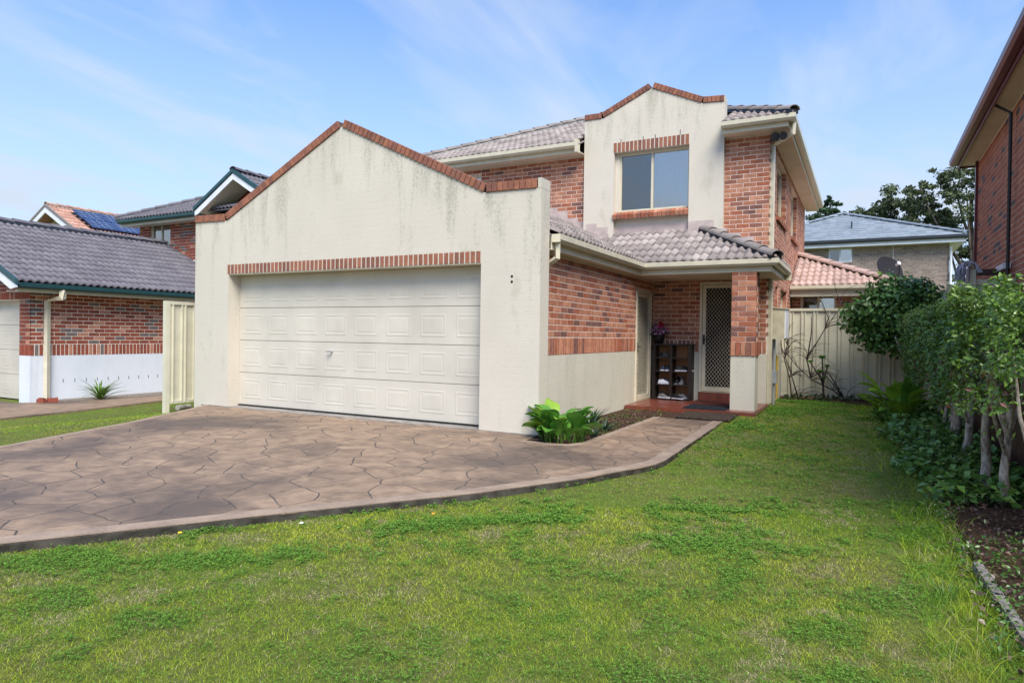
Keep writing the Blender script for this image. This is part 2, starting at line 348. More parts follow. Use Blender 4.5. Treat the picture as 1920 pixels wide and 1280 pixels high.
RT_CAP = [roof_mat('lichened_cap', (.14, .12, .11), (.33, .285, .26))]
RT_LEFT = [roof_mat('charcoal_tile_%s' % n, a, b, (.03, .03, .035)) for n, a, b in (('light', (.13, .12, .135), (.19, .175, .195)), ('mid', (.11, .10, .115), (.165, .15, .17)))]
RT_ORANGE = [roof_mat('orange_tile_%s' % n, a, b, (.14, .07, .05)) for n, a, b in (('light', (.46, .26, .19), (.56, .34, .26)), ('mid', (.37, .19, .14), (.49, .28, .21)))]
RT_EXT = [roof_mat('pink_tile_%s' % n, a, b, (.15, .10, .09)) for n, a, b in (('light', (.44, .30, .26), (.56, .40, .35)), ('mid', (.36, .25, .22), (.48, .34, .30)))]
RT_GREY = [roof_mat('blue_grey_tile_%s' % n, a, b, (.04, .05, .06)) for n, a, b in (('light', (.20, .24, .28), (.29, .33, .38)), ('mid', (.17, .20, .24), (.25, .29, .33)))]

# ------------------------------------------------------------------ bricks
_mc = {}
def brick_mesh(w, h, d, mat):
    k = ('b', round(w, 3), round(h, 3), round(d, 3), mat.name)
    if k not in _mc:
        mb = MB().mat(mat); c = .003
        x, z = w/2, h/2
        mb.add([(-x, 0, -z), (x, 0, -z), (x, 0, z), (-x, 0, z), (-x, -d+c, -z), (x, -d+c, -z), (x, -d+c, z), (-x, -d+c, z), (-x+c, -d, -z+c), (x-c, -d, -z+c), (x-c, -d, z-c), (-x+c, -d, z-c)],
               [(4, 5, 9, 8), (5, 6, 10, 9), (6, 7, 11, 10), (7, 4, 8, 11), (8, 9, 10, 11), (0, 1, 5, 4), (1, 2, 6, 5), (2, 3, 7, 6), (3, 0, 4, 7)])
        me = bpy.data.meshes.new('brick'); me.from_pydata(mb.v, [], mb.f); me.materials.append(mat); me.update(); _mc[k] = me
    return _mc[k]

class Pieces:   # collects bricks of one thing; the largest in view become parts, the rest one joined part
    def __init__(s, pal, wts, name='brick'): s.L = []; s.pal = pal; s.w = wts; s.name = name
    def add(s, wall, uc, zc, w, h, d=.0, back=-.018, tilt=0, mat=None):
        p = wall.p(uc, zc, back)
        s.L.append((p, wall.a, tilt, w, h, d-back, mat or random.choices(s.pal, s.w)[0], wall.n))
    def course(s, wall, u0, u1, z0, z1, holes=(), start=0.0, top=None, pitch=.086, bl=.24, off=0, joint=.013):
        k = 0; z = z0
        while z + pitch*.5 < z1:
            h = min(pitch-joint+.001, z1-z); u = u0 - ((k+off) % 2)*bl/2 + start
            while u < u1:
                segs = [(max(u, u0), min(u+bl-joint, u1))]
                for H in holes:
                    if z+h*.5 > H[2] and z+h*.5 < H[3]:
                        ns = []
                        for a, b in segs:
                            if b <= H[0] or a >= H[1]: ns.append((a, b)); continue
                            if a < H[0]: ns.append((a, H[0]))
                            if b > H[1]: ns.append((H[1], b))
                        segs = ns
                for a, b in segs:
                    if b-a < .025: continue
                    if top is not None and z+h > top((a+b)/2)+.01: continue
                    s.add(wall, (a+b)/2, z+h/2, b-a, h)
                u += bl
            z += pitch; k += 1
    def soldier(s, wall, u0, u1, z0, z1, d=.02, pitch=.086, back=-.018, joint=.019):
        d = min(d, .005)
        n = max(1, round((u1-u0)/pitch)); w = (u1-u0)/n
        for i in range(n): s.add(wall, u0+w*(i+.5), (z0+z1)/2, w-joint, z1-z0-.006, d, back)
    def flush(s, parent, limit=300):
        if not s.L: return
        sc = []
        for i, (p, a, t, w, h, d, m, n) in enumerate(s.L):
            px, py, dd = proj(p)
            v = EYE-np.array(p); f = float(np.dot(v/np.linalg.norm(v), np.array(n)))
            vis = dd > .5 and -10 < px < 1930 and -10 < py < 1290 and f > 0.02
            sc.append((w*h*max(f, 0)/dd**2 if vis else -1, i))
        sc.sort(reverse=True); parts = set(i for q, i in sc[:limit] if q > 0)
        mb = MB()
        for i, (p, a, t, w, h, d, m, n) in enumerate(s.L):
            w, h = round(w, 2 if w > .1 else 3), round(h, 3)
            me = brick_mesh(w, h, d, m); R = Matrix.Rotation(a, 4, 'Z') @ Matrix.Rotation(t, 4, 'Y')
            if i in parts:
                o = bpy.data.objects.new(s.name, me); o.rotation_euler = R.to_euler(); o.location = p; link(o, parent)
            else:
                mb.mat(m); MM = Matrix.Translation(p) @ R
                mb.add([MM @ v.co for v in me.vertices], [tuple(q.vertices) for q in me.polygons])
        if mb.v: mb.build(s.name+'_work' if s.name == 'brick' else s.name+'_rest', parent, kind='stuff', fix=False)

# ------------------------------------------------------------------ roof tiles
def tile_verts(style, W=.30, E=.33):
    Lx = E+.05; nx = 12 if style == 'wave' else 2
    xs = [W*i/nx for i in range(nx+1)]
    pf = (lambda x: .023*(1-math.cos(4*math.pi*x/W))) if style == 'wave' else (lambda x: .004)
    lo = [(x, 0, pf(x)+.040) for x in xs]; hi = [(x, Lx, pf(x)+.004) for x in xs]; fr = [(x, 0.002, pf(x)-.002) for x in xs]
    n = nx+1; f = [(i, i+1, n+i+1, n+i) for i in range(nx)] + [(2*n+i, 2*n+i+1, i+1, i) for i in range(nx)]
    return lo+hi+fr, f
_tm = {}
def tile_mesh(style, W, E, mat):
    k = (style, W, E, mat.name)
    if k not in _tm:
        v, f = tile_verts(style, W, E); me = bpy.data.meshes.new('roof_tile'); me.from_pydata(v, [], f); me.materials.append(mat)
        me.polygons.foreach_set('use_smooth', [True]*len(f)); me.update()
        _tm[k] = me
    return _tm[k]

class Tiles:
    def __init__(s, pal, style='wave', W=.30, E=.33): s.L = []; s.pal = pal; s.style = style; s.W = W; s.E = E
    def plane(s, O, u, pitch, L, run, clips=(), rows=None):
        """O eave start, u horizontal unit along the eave with the up-slope direction on its left; run horizontal depth; clips: (x,y,nx,ny) keep where dot>=0"""
        u = Vector(u).normalized(); up = Vector((-u.y, u.x, 0)); v = (up + Vector((0, 0, pitch))).normalized(); n = u.cross(v)
        H = run*math.sqrt(1+pitch*pitch); nr = int(math.ceil(H/s.E)) if rows is None else rows; nc = int(math.ceil(L/s.W))
        full = list(clips) + [(O[0]+up.x*run, O[1]+up.y*run, -up.x, -up.y), (O[0]+u.x*L, O[1]+u.y*L, -u.x, -u.y), (O[0], O[1], u.x, u.y)]
        for r in range(nr):
            for c in range(nc):
                p = Vector(O) + u*(c*s.W) + v*(r*s.E)
                q = [p, p+u*s.W, p+v*s.E, p+u*s.W+v*s.E]; cut = []; out = False
                for cx, cy, a, b in full:
                    dd = [(w.x-cx)*a+(w.y-cy)*b for w in q]
                    if max(dd) <= .01: out = True; break
                    if min(dd) < -.005: cut.append((cx, cy, a, b))
                if out: continue
                s.L.append((p, u, v, n, cut, random.choice(s.pal)))
    def flush(s, parent, limit=300, name='roof_tile'):
        sc = []
        for i, (p, u, v, n, cut, m) in enumerate(s.L):
            c = p+u*s.W/2+v*s.E/2; px, py, dd = proj(c); w = EYE-np.array(c); f = float(np.dot(w/np.linalg.norm(w), np.array(n)))
            vis = dd > .5 and -10 < px < 1930 and -10 < py < 1290 and f > -.15
            sc.append(((f+.3)/dd**2 if vis else -1, i))
        sc.sort(reverse=True); parts = set(i for q, i in sc[:limit] if q > 0); bmr = bmesh.new(); mats = list(s.pal)
        for i, (p, u, v, n, cut, m) in enumerate(s.L):
            me = tile_mesh(s.style, s.W, s.E, m); jig = Matrix.Rotation(random.uniform(-.006, .006), 4, 'Z')
            R = Matrix(((u.x, v.x, n.x, p.x), (u.y, v.y, n.y, p.y), (u.z, v.z, n.z, p.z), (0, 0, 0, 1))) @ jig
            if i in parts and not cut:
                o = bpy.data.objects.new(name, me); o.rotation_euler = R.to_euler(); o.location = p; link(o, parent); continue
            bm = bmesh.new(); bm.from_mesh(me); bm.transform(R)
            for cx, cy, a, b in cut:
                bmesh.ops.bisect_plane(bm, geom=bm.verts[:]+bm.edges[:]+bm.faces[:], plane_co=(cx, cy, 0), plane_no=(a, b, 0), clear_inner=True)
            if not bm.faces: bm.free(); continue
            if i in parts:
                bm.transform(Matrix.Translation(-p)); m2 = bpy.data.meshes.new('roof_tile'); bm.to_mesh(m2); m2.materials.append(m); o = bpy.data.objects.new(name, m2); o.location = p; link(o, parent); bm.free(); continue
            mi = mats.index(m)
            for f in bm.faces: f.material_index = mi
            t = bpy.data.meshes.new('t'); bm.to_mesh(t); bm.free(); bmr.from_mesh(t); bpy.data.meshes.remove(t)
        if bmr.faces:
            m3 = bpy.data.meshes.new('roof_tiles_rest'); bmr.to_mesh(m3)
            for m in mats: m3.materials.append(m)
            o = bpy.data.objects.new('roof_tiles_rest', m3); link(o, parent); o['kind'] = 'stuff'
        bmr.free()

def caps(parent, p0, p1, mats, r=.115, Lc=.40, name='ridge_cap', bed=None):
    p0, p1 = Vector(p0), Vector(p1); d = (p1-p0); L = d.length; d.normalize(); n = max(1, int(round(L/Lc))); st = L/n
    side = d.cross(Vector((0, 0, 1))).normalized(); up = side.cross(d)
    if bed is not None:
        mb = MB().mat(bed); mb.prism([p0-side*r*.98-up*.03, p0-side*r*.8+up*.045, p0+side*r*.8+up*.045, p0+side*r*.98-up*.03], d*L); mb.build('cap_bedding', parent)
    for i in range(n):
        mb = MB().mat(random.choice(mats)); vs = []; seg = 8; a = p0+d*(i*st-.02); b = p0+d*((i+1)*st+.03)
        for q, rr, h in ((a, r*1.06, .035), (b, r*.93, .018)):
            for lay, off in ((0, 0), (1, -.016)):
                for k in range(seg+1):
                    t = math.pi*k/seg; vs.append(q + side*math.cos(t)*(rr+off) + up*(math.sin(t)*(rr+off)*.72+h))
        m = seg+1; fs = []
        for k in range(seg):
            fs += [(k, k+1, 2*m+k+1, 2*m+k), (m+k+1, m+k, 3*m+k, 3*m+k+1), (k+1, k, m+k, m+k+1), (2*m+k, 2*m+k+1, 3*m+k+1, 3*m+k)]
        fs += [(0, m, 3*m, 2*m), (seg, 2*m+seg, 3*m+seg, m+seg)]
        mb.add(vs, fs); mb.build(name, parent)

def window(parent, wall, u0, u1, z0, z1, d, frame='trim', split=None, panes=('glass_screen', 'glass'), curt=None, fw=.045, depth=.06, sl=None):
    mb = MB().mat(M[frame]); wall.grid(mb, u0, u1, z0, z1, [(u0+fw, (split or u1)-fw*.5 if split else u1-fw, z0+fw, z1-fw)] + ([(split+fw*.5, u1-fw, z0+fw, z1-fw)] if split else []), d-depth, d)
    w = mb.build('window', parent)
    rng = [(u0+fw, split-fw*.5), (split+fw*.5, u1-fw)] if split else [(u0+fw, u1-fw)]
    for k, (a, b) in enumerate(rng):
        mb = MB().mat(M[panes[k % len(panes)]]); wall.box(mb, a, b, z0+fw, z1-fw, d-depth*.6, d-depth*.6+.005); mb.build('pane', w)
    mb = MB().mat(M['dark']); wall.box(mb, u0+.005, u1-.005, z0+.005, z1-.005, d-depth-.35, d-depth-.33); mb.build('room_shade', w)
    if curt:
        for (a, b, m) in curt:
            mb = MB().mat(M[m]); n = max(6, int((b-a)/.03)); vs = []
            for i in range(n+1):
                x = a+(b-a)*i/n; dd = d-depth-.10+.018*math.sin(i*1.7)+.008*math.sin(i*.6)
                vs += [wall.p(x, z0+.03, dd), wall.p(x, z1-.03, dd)]
            mb.add(vs, [(2*i, 2*i+2, 2*i+3, 2*i+1) for i in range(n)]); mb.build('curtain', w, smooth=True, fix=False)
    return w

GUT = [(0.0, 0.0), (.012, -.008), (.085, -.008), (.118, .03), (.122, .098), (.112, .104), (.108, .03), (.08, .004), (.004, .004), (.004, .09), (0, .09)]
def eaves(parent, path, zg, zf, gm, fm, gname='gutter'):
    """path along the fascia face; zg gutter bottom, zf fascia bottom"""
    mb = MB().mat(fm); mb.sweep([(x, y, 0) for x, y in path], [(-.022, zf), (-.002, zf), (-.002, zg+.09), (-.022, zg+.09)]); mb.build('fascia', parent)
    mb = MB().mat(gm); mb.sweep([(x, y, zg) for x, y in path], GUT); return mb.build(gname, parent)

def garage_door(parent, wall, u0, u1, z0, z1, d, rows=4, cols=8, mat='door_cream', handle=True):
    H = (z1-z0)/rows; W = (u1-u0)
    mb = MB().mat(M[mat]); wall.box(mb, u0, u1, z0, z1, d-.05, d-.042); root = mb.build('garage_door', parent)
    for r in range(rows):
        a, b = z0+r*H, z0+(r+1)*H
        mb = MB().mat(M[mat]); wall.box(mb, u0+.001, u1-.001, a+.004, b-.004, d-.040, d)
        sec = mb.build('door_section', root)
        pw = W/cols
        for c in range(cols):
            x0, x1 = u0+c*pw+pw*.14, u0+(c+1)*pw-pw*.14; y0, y1 = a+H*.2, b-H*.2
            mb = MB().mat(M[mat])
            rings = [(0, .001), (.010, .0032), (.024, .0032), (.034, .0012), (.050, .0012), (.070, .0036)]
            vs = []
            for i, (e, h) in enumerate(rings):
                vs += [wall.p(x0+e, y0+e, d+h), wall.p(x1-e, y0+e, d+h), wall.p(x1-e, y1-e, d+h), wall.p(x0+e, y1-e, d+h)]
            fs = [(4*i+k, 4*i+(k+1) % 4, 4*i+4+(k+1) % 4, 4*i+4+k) for i in range(len(rings)-1) for k in range(4)] + [tuple(4*(len(rings)-1)+k for k in range(4))]
            mb.add(vs, fs); mb.build('raised_panel', root, fix=False)
    return root

# ------------------------------------------------------------------ terrain
def sstep(t): t = max(0., min(1., t)); return t*t*(3-2*t)
def gz(x, y):
    L = -.060 + .055*sstep((y-5.5)/7)
    if x > 0.3: L += .05*sstep((x-.3)/.6)
    w = sstep((-9.0-x)/3.6)
    if x < -7 and y < 8: L = max(L, -.05)
    if -6 < x < -2.3 and y > 7.4: L = -.13
    return L*(1-w) + (-.31)*w
DOUT = [(-6.6, -1.0), (-5.4, .75), (-4.508, 2.046), (-4.116, 2.611), (-3.702, 3.223), (-2.725, 4.617), (-2.249, 5.492), (-1.93, 6.28), (-1.83, 6.55), (-1.80, 6.8), (-1.885, 10.45)]
DLEFT = [(-2.03, 10.45), (-2.70, 10.45)]
BED = [(-2.86, 10.45), (-2.87, 8.3), (-2.875, 7.40), (-3.0, 7.12), (-3.25, 7.06), (-3.64, 7.10)]
DW_POLY = DOUT + [(-2.86, 10.45)] + BED[1:] + [(-3.64, 7.60), (-10.0, 7.60), (-9.72, 7.15), (-8.92, 5.57), (-8.197, 3.714), (-6.9, .3), (-7.2, -1.0)]
def inpoly(x, y, P):
    c = False; j = len(P)-1
    for i in range(len(P)):
        if (P[i][1] > y) != (P[j][1] > y) and x < (P[j][0]-P[i][0])*(y-P[i][1])/(P[j][1]-P[i][1])+P[i][0]: c = not c
        j = i
    return c

def build_ground():
    xs = sorted(set(list(np.arange(-30, 12.01, .5)) + [-700, -300, -120, -60, -40, 16, 24, 40, 80, 200, 700]))
    ys = sorted(set(list(np.arange(-4, 22.01, .5)) + [-300, -100, -30, -10, 30, 45, 80, 160, 400, 900]))
    mb = MB().mat(M['soil']); n = len(ys)
    vs = [(x, y, gz(x, y)-(0 if abs(x) < 40 else .3)) for x in xs for y in ys]
    mb.add(vs, [(i*n+j, (i+1)*n+j, (i+1)*n+j+1, i*n+j+1) for i in range(len(xs)-1) for j in range(n-1)])
    tag(mb.build('ground', origin=(0, 0, 0), fix=False), 'green and straw coloured lawn ground in front of the house', kind='structure')
build_ground()

def clip_half(P, a, b, c):   # keep a*x+b*y<=c
    out = []
    for i in range(len(P)):
        p, q = P[i], P[(i+1) % len(P)]; dp, dq = a*p[0]+b*p[1]-c, a*q[0]+b*q[1]-c
        if dp <= 0: out.append(p)
        if (dp < 0 < dq) or (dq < 0 < dp):
            t = dp/(dp-dq); out.append((p[0]+(q[0]-p[0])*t, p[1]+(q[1]-p[1])*t))
    return out
def vnoise2(x, y, s):
    return math.sin(x*s*1.3+1.7*math.sin(y*s*.9+s))+.6*math.sin(y*s*2.1+1.3*math.sin(x*s*1.7))

def build_driveway():
    mb = MB().mat(M['joint']); n = len(DW_POLY)
    bot, top = -.22, -.0024
    mb.prism([(x, y, bot) for x, y in DW_POLY], (0, 0, top-bot)); slab = mb.build('driveway', origin=(-5, 4, bot))
    tag(slab, 'stamped crazy paving driveway in mottled pink brown concrete', kind='structure')
    # border strips (outer kerb to the lawn, bed edging, thin left edge)
    mb = MB().mat(M['strip']); mb.sweep([(x, y, 0) for x, y in DOUT], [(.0, .004), (-.145, .004), (-.145, -.012), (0, -.012)]); mb.build('border_strip', slab)
    mb = MB().mat(M['concrete_dk']); mb.sweep([(x, y, 0) for x, y in DOUT], [(.006, -.0125), (-.05, -.0125), (-.05, -.24), (.006, -.24)]); mb.build('kerb_face', slab)
    mb = MB().mat(M['strip']); mb.sweep([(x, y, 0) for x, y in BED[::-1]], [(.02, .004), (-.09, .004), (-.09, -.1), (.02, -.1)][::1]); mb.build('border_strip', slab)
    LE = [(-10.0, 7.6), (-9.72, 7.15), (-8.92, 5.57), (-8.197, 3.714), (-6.9, .3)]
    mb = MB().mat(M['strip']); mb.sweep([(x, y, 0) for x, y in LE], [(.015, .004), (-.09, .004), (-.09, -.1), (.015, -.1)]); mb.build('border_strip', slab)
    rnd = random.Random(11); sites = []
    y = -.8
    k = 0
    while y < 10.8:
        x = -11 + (k % 2)*.21
        while x < -1.5:
            sx, sy = x+rnd.uniform(-.17, .17), y+rnd.uniform(-.15, .15)
            if inpoly(sx, sy, DW_POLY) or any(inpoly(sx+a, sy+b, DW_POLY) for a, b in ((.2, 0), (-.2, 0), (0, .2), (0, -.2))): sites.append((sx, sy))
            x += .43
        y += .36; k += 1
    rnd.shuffle(sites); cells = []
    for i, (sx, sy) in enumerate(sites):
        P = [(sx-1, sy-1), (sx+1, sy-1), (sx+1, sy+1), (sx-1, sy+1)]; hs = []
        for j, (tx, ty) in enumerate(sites):
            dx, dy = tx-sx, ty-sy; d2 = dx*dx+dy*dy
            if i == j or d2 > 2.2: continue
            P = clip_half(P, dx, dy, dx*(sx+tx)/2+dy*(sy+ty)/2)
            if not P: break
        if not P: continue
        Q = list(DW_POLY)
        m = len(P); cx0 = sum(p[0] for p in P)/m; cy0 = sum(p[1] for p in P)/m
        for a in range(m):
            p, q = P[a], P[(a+1) % m]; nx, ny = q[1]-p[1], -(q[0]-p[0]); c = nx*p[0]+ny*p[1]
            if nx*cx0+ny*cy0 > c: nx, ny, c = -nx, -ny, -c
            Q = clip_half(Q, nx, ny, c)
            if len(Q) < 3: break
        if len(Q) < 3: continue
        R = []
        for a in range(len(Q)):
            p, q = Q[a], Q[(a+1) % len(Q)]; L = math.hypot(q[0]-p[0], q[1]-p[1])
            if L < 1e-4: continue
            st = max(1, int(L/.07))
            for t in range(st):
                x, y2 = p[0]+(q[0]-p[0])*t/st, p[1]+(q[1]-p[1])*t/st
                R.append((x+.018*vnoise2(x, y2, 6.3)*.8, y2+.018*vnoise2(y2+3, x, 7.1)*.8))
        if len(R) < 3: continue
        A = sum(R[a][0]*R[(a+1) % len(R)][1]-R[(a+1) % len(R)][0]*R[a][1] for a in range(len(R)))/2
        if abs(A) < .006: continue
        cx = sum(p[0] for p in R)/len(R); cy = sum(p[1] for p in R)/len(R)
        R2 = []
        for x, y2 in R:
            L = math.hypot(x-cx, y2-cy); k2 = max(0, (L-.0075)/L) if L > 0 else 1; R2.append((cx+(x-cx)*k2, cy+(y2-cy)*k2))
        if A < 0: R2.reverse()
        px, py, dd = proj((cx, cy, 0)); cells.append((abs(A)/dd**3 if dd > .5 and -100 < px < 2020 and py < 1380 else -1, R2, cx, cy))
    cells.sort(key=lambda c: -c[0]); rest = MB()
    for i, (sc, R, cx, cy) in enumerate(cells):
        mb = MB() if i < 300 and sc > 0 else rest
        mb.mat(rnd.choices(STONES, [3, 3, 2])[0]); n = len(R); h = rnd.uniform(-.0006, .0010)
        inn = []
        for x, y in R:
            L = math.hypot(x-cx, y-cy); k2 = max(0, (L-.008)/L) if L > 0 else 1; inn.append((cx+(x-cx)*k2, cy+(y-cy)*k2, h))
        vs = [(x, y, -.007) for x, y in R] + [(x, y, h-.0012) for x, y in R] + inn
        mb.add(vs, [(k, (k+1) % n, n+(k+1) % n, n+k) for k in range(n)] + [(n+k, n+(k+1) % n, 2*n+(k+1) % n, 2*n+k) for k in range(n)] + [tuple(range(2*n, 3*n))])
        if mb is not rest: mb.build('paving_stone', slab, origin=(cx, cy, 0), fix=False)
    if rest.v: rest.build('paving_stones_rest', slab, kind='stuff', fix=False)
build_driveway()

# neighbour's drive and gravel strip on the left, garden beds
mb = MB().mat(STONES[1]); mb.prism([(x, y, -.42) for x, y in [(-12.2, 1.0), (-12.9, 4.5), (-13.05, 5.9), (-13.25, 7.4), (-13.7, 9.4), (-14.1, 16), (-14.65, 16), (-14.75, 9.6), (-15.05, 7.9), (-15.55, 7.3), (-21.5, 7.3), (-21.5, 1.0)]], (0, 0, .145))
tag(mb.build('neighbour_driveway'), 'brown concrete driveway of the left neighbour running back past their garage', kind='structure')
mb = MB().mat(M['pebbles']); mb.prism([(x, y, -.40) for x, y in [(-14.68, 16), (-14.76, 9.6), (-15.06, 7.95), (-15.49, 7.8), (-15.49, 16)]], (0, 0, .135))
tag(mb.build('gravel_bed'), 'narrow gravel bed along the white painted base of the left garage', kind='structure')
mb = MB().mat(M['mulch']); mb.prism([(x, y, -.15) for x, y in [(-3.78, 7.1), (-3.25, 7.08), (-3.02, 7.14), (-2.89, 7.42), (-2.885, 10.47), (-2.62, 10.47), (-2.62, 11.44), (-3.78, 11.44)]], (0, 0, .13))
tag(mb.build('garden_bed'), 'small mulched garden bed between garage wall and curved path', kind='structure')
mb = MB().mat(M['mulch']); xs = [(.62, 2), (.62, 3.7), (.57, 4.6), (.55, 7), (.45, 9.5), (.35, 12), (.2, 14.6), (-1.58, 15.15)]
def bedz(x, y): return gz(x, y)+.012+.02*sstep((x-.45)/.4)
vs = []
for x, y in xs: vs += [(x, y, bedz(x, y)-.06), (x+.04, y+.02, bedz(x, y)+.002), (1.30, y if y < 15 else 15.7, bedz(1.3, y)+.01)]
mb.add(vs, [(3*i+k, 3*i+3+k, 3*i+4+k, 3*i+1+k) for i in range(len(xs)-1) for k in range(2)])
mb.add([(-1.58, 15.15, gz(0, 15)+.012), (.9, 14.6, gz(0, 15)+.014), (1.3, 15.7, gz(0, 15)+.02), (-1.58, 15.7, gz(0, 15)+.02)], [(0, 1, 2, 3)])
tag(mb.build('hedge_bed', fix=False), 'dark mulch bed under the hedge on the right of the lawn', kind='structure')

# ================================================================== MAIN HOUSE
HX, HY = -3.79, 13.265       # garage side wall, entry/front wall of the two storey block
house = thing('brick_house', 'two-storey orange brick house with cream gabled double garage in front', 'house', (-5.5, 12, 0))
WF = Wall(0, 7.62, 0)        # garage front (u = X)
WS = Wall(HX, 0, 90)         # garage side wall facing right (u = Y)
WB = Wall(0, HY, 0)          # main front wall
WR = Wall(-1.613, 0, 90)     # right side wall of the block
BRK = Pieces(BR_MAIN, BW_MAIN); COP = Pieces([brick_mat('weathered_cap_%s' % n, c, sa=.8) for n, c in (('a', (.33, .135, .08)), ('b', (.28, .115, .075)), ('c', (.23, .10, .07)))], [3, 4, 3], 'coping_brick')

# garage front gable parapet
gp = [(-10.32, -.06), (-9.47, -.06), (-9.47, 2.235), (-4.53, 2.235), (-4.53, -.06), (-3.65, -.06), (-3.65, 3.155), (-4.49, 3.165), (-7.0, 4.375), (-9.52, 3.135), (-10.32, 3.15)]
mb = MB().mat(M['render']); mb.prism([(x, 7.62, z) for x, z in gp], (0, .26, 0)); gpar = mb.build('garage_gable_wall', house)
mb = MB().mat(M['render']); mb.box(-3.70, -3.648, 7.618, 7.882, 3.155, 3.285); mb.build('coping_end', gpar)
def coping(pieces, x0, z0, x1, z1, yf, depth, h=.115, pitch=.0865, first=True):
    L = math.hypot(x1-x0, z1-z0); n = int(round(L/pitch)); w = L/n; a = math.atan2(z1-z0, x1-x0)
    wl = Wall(0, yf, 0)
    for i in range(n):
        t = (i+.5)/n; x, z = x0+(x1-x0)*t, z0+(z1-z0)*t
        pieces.add(wl, x-math.sin(a)*h/2, z+math.cos(a)*h/2, w-.009, h, .022, -depth, tilt=-a)
    mbm.prism([(x0, yf+.002, z0-.002), (x1, yf+.002, z1-.002), (x1-math.sin(a)*(h-.012), yf+.002, z1+math.cos(a)*(h-.012)), (x0-math.sin(a)*(h-.012), yf+.002, z0+math.cos(a)*(h-.012))], (0, depth-.006, 0))
mbm = MB().mat(M['concrete_dk'])
coping(COP, -10.32, 3.152, -9.56, 3.137, 7.62, .262); coping(COP, -9.50, 3.147, -7.02, 4.368, 7.62, .262); coping(COP, -6.98, 4.368, -4.50, 3.172, 7.62, .262); coping(COP, -4.46, 3.167, -3.71, 3.157, 7.62, .262)
# soldier lintel over the garage door
COP.soldier(WF, -9.50, -4.53, 2.237, 2.395, .014)
mb = MB().mat(M['trim_dk']); mb.box(-9.465, -4.535, 7.625, 7.86, 2.222, 2.234); mb.build('lintel_plate', gpar)
# garage door and reveal
gd = garage_door(house, Wall(0, 7.86, 0), -9.468, -4.532, .03, 2.222, 0)
mb = MB().mat(M['grey_metal']); mb.tube([(-7.36, 7.86, .98), (-7.36, 7.80, .98)], .014); mb.box(-7.44, -7.345, 7.795, 7.812, .965, .985); mb.build('door_handle', gd)
mb = MB().mat(M['black']); mb.box(-9.467, -4.533, 7.835, 7.87, .012, .031); mb.build('door_seal', gd)
mb = MB().mat(M['concrete']); mb.box(-10.1, -3.66, 7.60, 7.87, -.2, .008); mb.build('door_threshold', house)
for i, (x, z) in enumerate([(-4.06, 2.04), (-4.06, 1.97)]):
    mb = MB().mat(M['black'] if i < 2 else M['concrete_dk']); mb.tube([(x, 7.621, z), (x, 7.617, z)], .018 if i < 2 else .010, 10); mb.build('screw_plug', gpar)

# garage side wall
mb = MB().mat(M['mortar']); WS.grid(mb, 7.88, HY, 1.00, 2.42, [(12.09, 13.07, .9, 2.17)], -.22, -.004); mb.build('mortar_backing', house)
mb = MB().mat(M['render_clean']); WS.grid(mb, 7.88, HY, -.2, 1.00, [(12.09, 13.07, .06, 1.2)], -.22, -.001); mb.build('painted_base', house)
sh = [(12.09, 13.07, 0, 2.17)]
BRK.course(WS, 7.885, HY-.012, 1.255, 2.42, sh, back=0) if False else BRK.course(WS, 7.885, HY-.012, 1.262, 2.42, sh)
def sold_segs(wall, segs, z0, z1, d=.016):
    for a, b in segs: BRK.soldier(wall, a, b, z0, z1, d)
sold_segs(WS, [(7.885, 12.085), (13.075, HY-.02)], 1.01, 1.25)
for o in range(len(BRK.L)):   # bricks sit 12 mm in the wall, faces just proud of the mortar
    pass
# main front wall: entry + above roofs
mb = MB().mat(M['mortar'])
WB.grid(mb, -10.1, -1.613, .98, 5.16, [(-2.86, -1.93, .9, 2.37), (-9.7, -7.9, 3.9, 4.98), (-5.2, -2.55, 2.9, 5.15)], -.24, -.004); mb.build('mortar_backing', house)
mb = MB().mat(M['render_clean']); WB.grid(mb, HX, -1.613, -.2, .98, [(-2.86, -1.93, .2, 1.2)], -.24, -.001); mb.build('painted_base', house)
mb = MB().mat(M['render_clean']); mb.box(-5.25, -2.5, HY-.004, HY+.2, 3.2, 5.10); recess = mb.build('bay_recess_wall', house) if False else None
# courses
BRK.course(WB, HX+.005, -1.615, 1.235, 2.40, [(-2.86, -1.93, 0, 2.36)])
sold_segs(WB, [(HX+.005, -2.87), (-1.925, -1.62)], .99, 1.225)
BRK.course(WB, -9.9, -5.30, 3.30, 5.14, [(-9.7, -7.9, 3.9, 4.98)], start=.07)
BRK.course(WB, -2.44, -1.615, 2.525, 5.14, [])
# porch column
cb = MB().mat(M['render_clean']); cb.box(-2.012, -1.612, 11.78, 12.14, -.02, .975); col_ = cb.build('porch_column', house)
cb = MB().mat(M['mortar']); cb.box(-2.005, -1.619, 11.787, 12.133, .975, 2.42); cb.build('column_core', house)
WC1 = Wall(0, 11.78, 0); WC2 = Wall(-1.612, 0, 90); WC3 = Wall(-2.012, 0, -90)
z = 1.225; k = 0
while z < 2.40:
    h = min(.076, 2.405-z)
    sp = (-2.012+.12 if k % 2 else -2.012+.25)
    BRK.add(WC1, (-2.012+sp-.01)/2, z+h/2, sp-.01+2.012, h, .0, -.10); BRK.add(WC1, (sp-1.612)/2, z+h/2, -1.612-sp, h, .0, -.10)
    sp2 = 11.892+(.0 if k % 2 else .11)
    BRK.add(WC2, (sp2+.01+12.14)/2, z+h/2, 12.13-sp2, h, .0, -.02)
    BRK.add(WC3, -(11.9+12.14)/2, z+h/2, .24, h, .0, -.02)
    z += .086; k += 1
for i in range(5): BRK.add(WC1, -2.012+.0815*(i+.5)-.003, 1.097, .070, .235, .020, -.02)
for i in range(4): BRK.add(WC2, 11.80+.0865*(i+.5)-.005, 1.097, .076, .235, .020, 0)
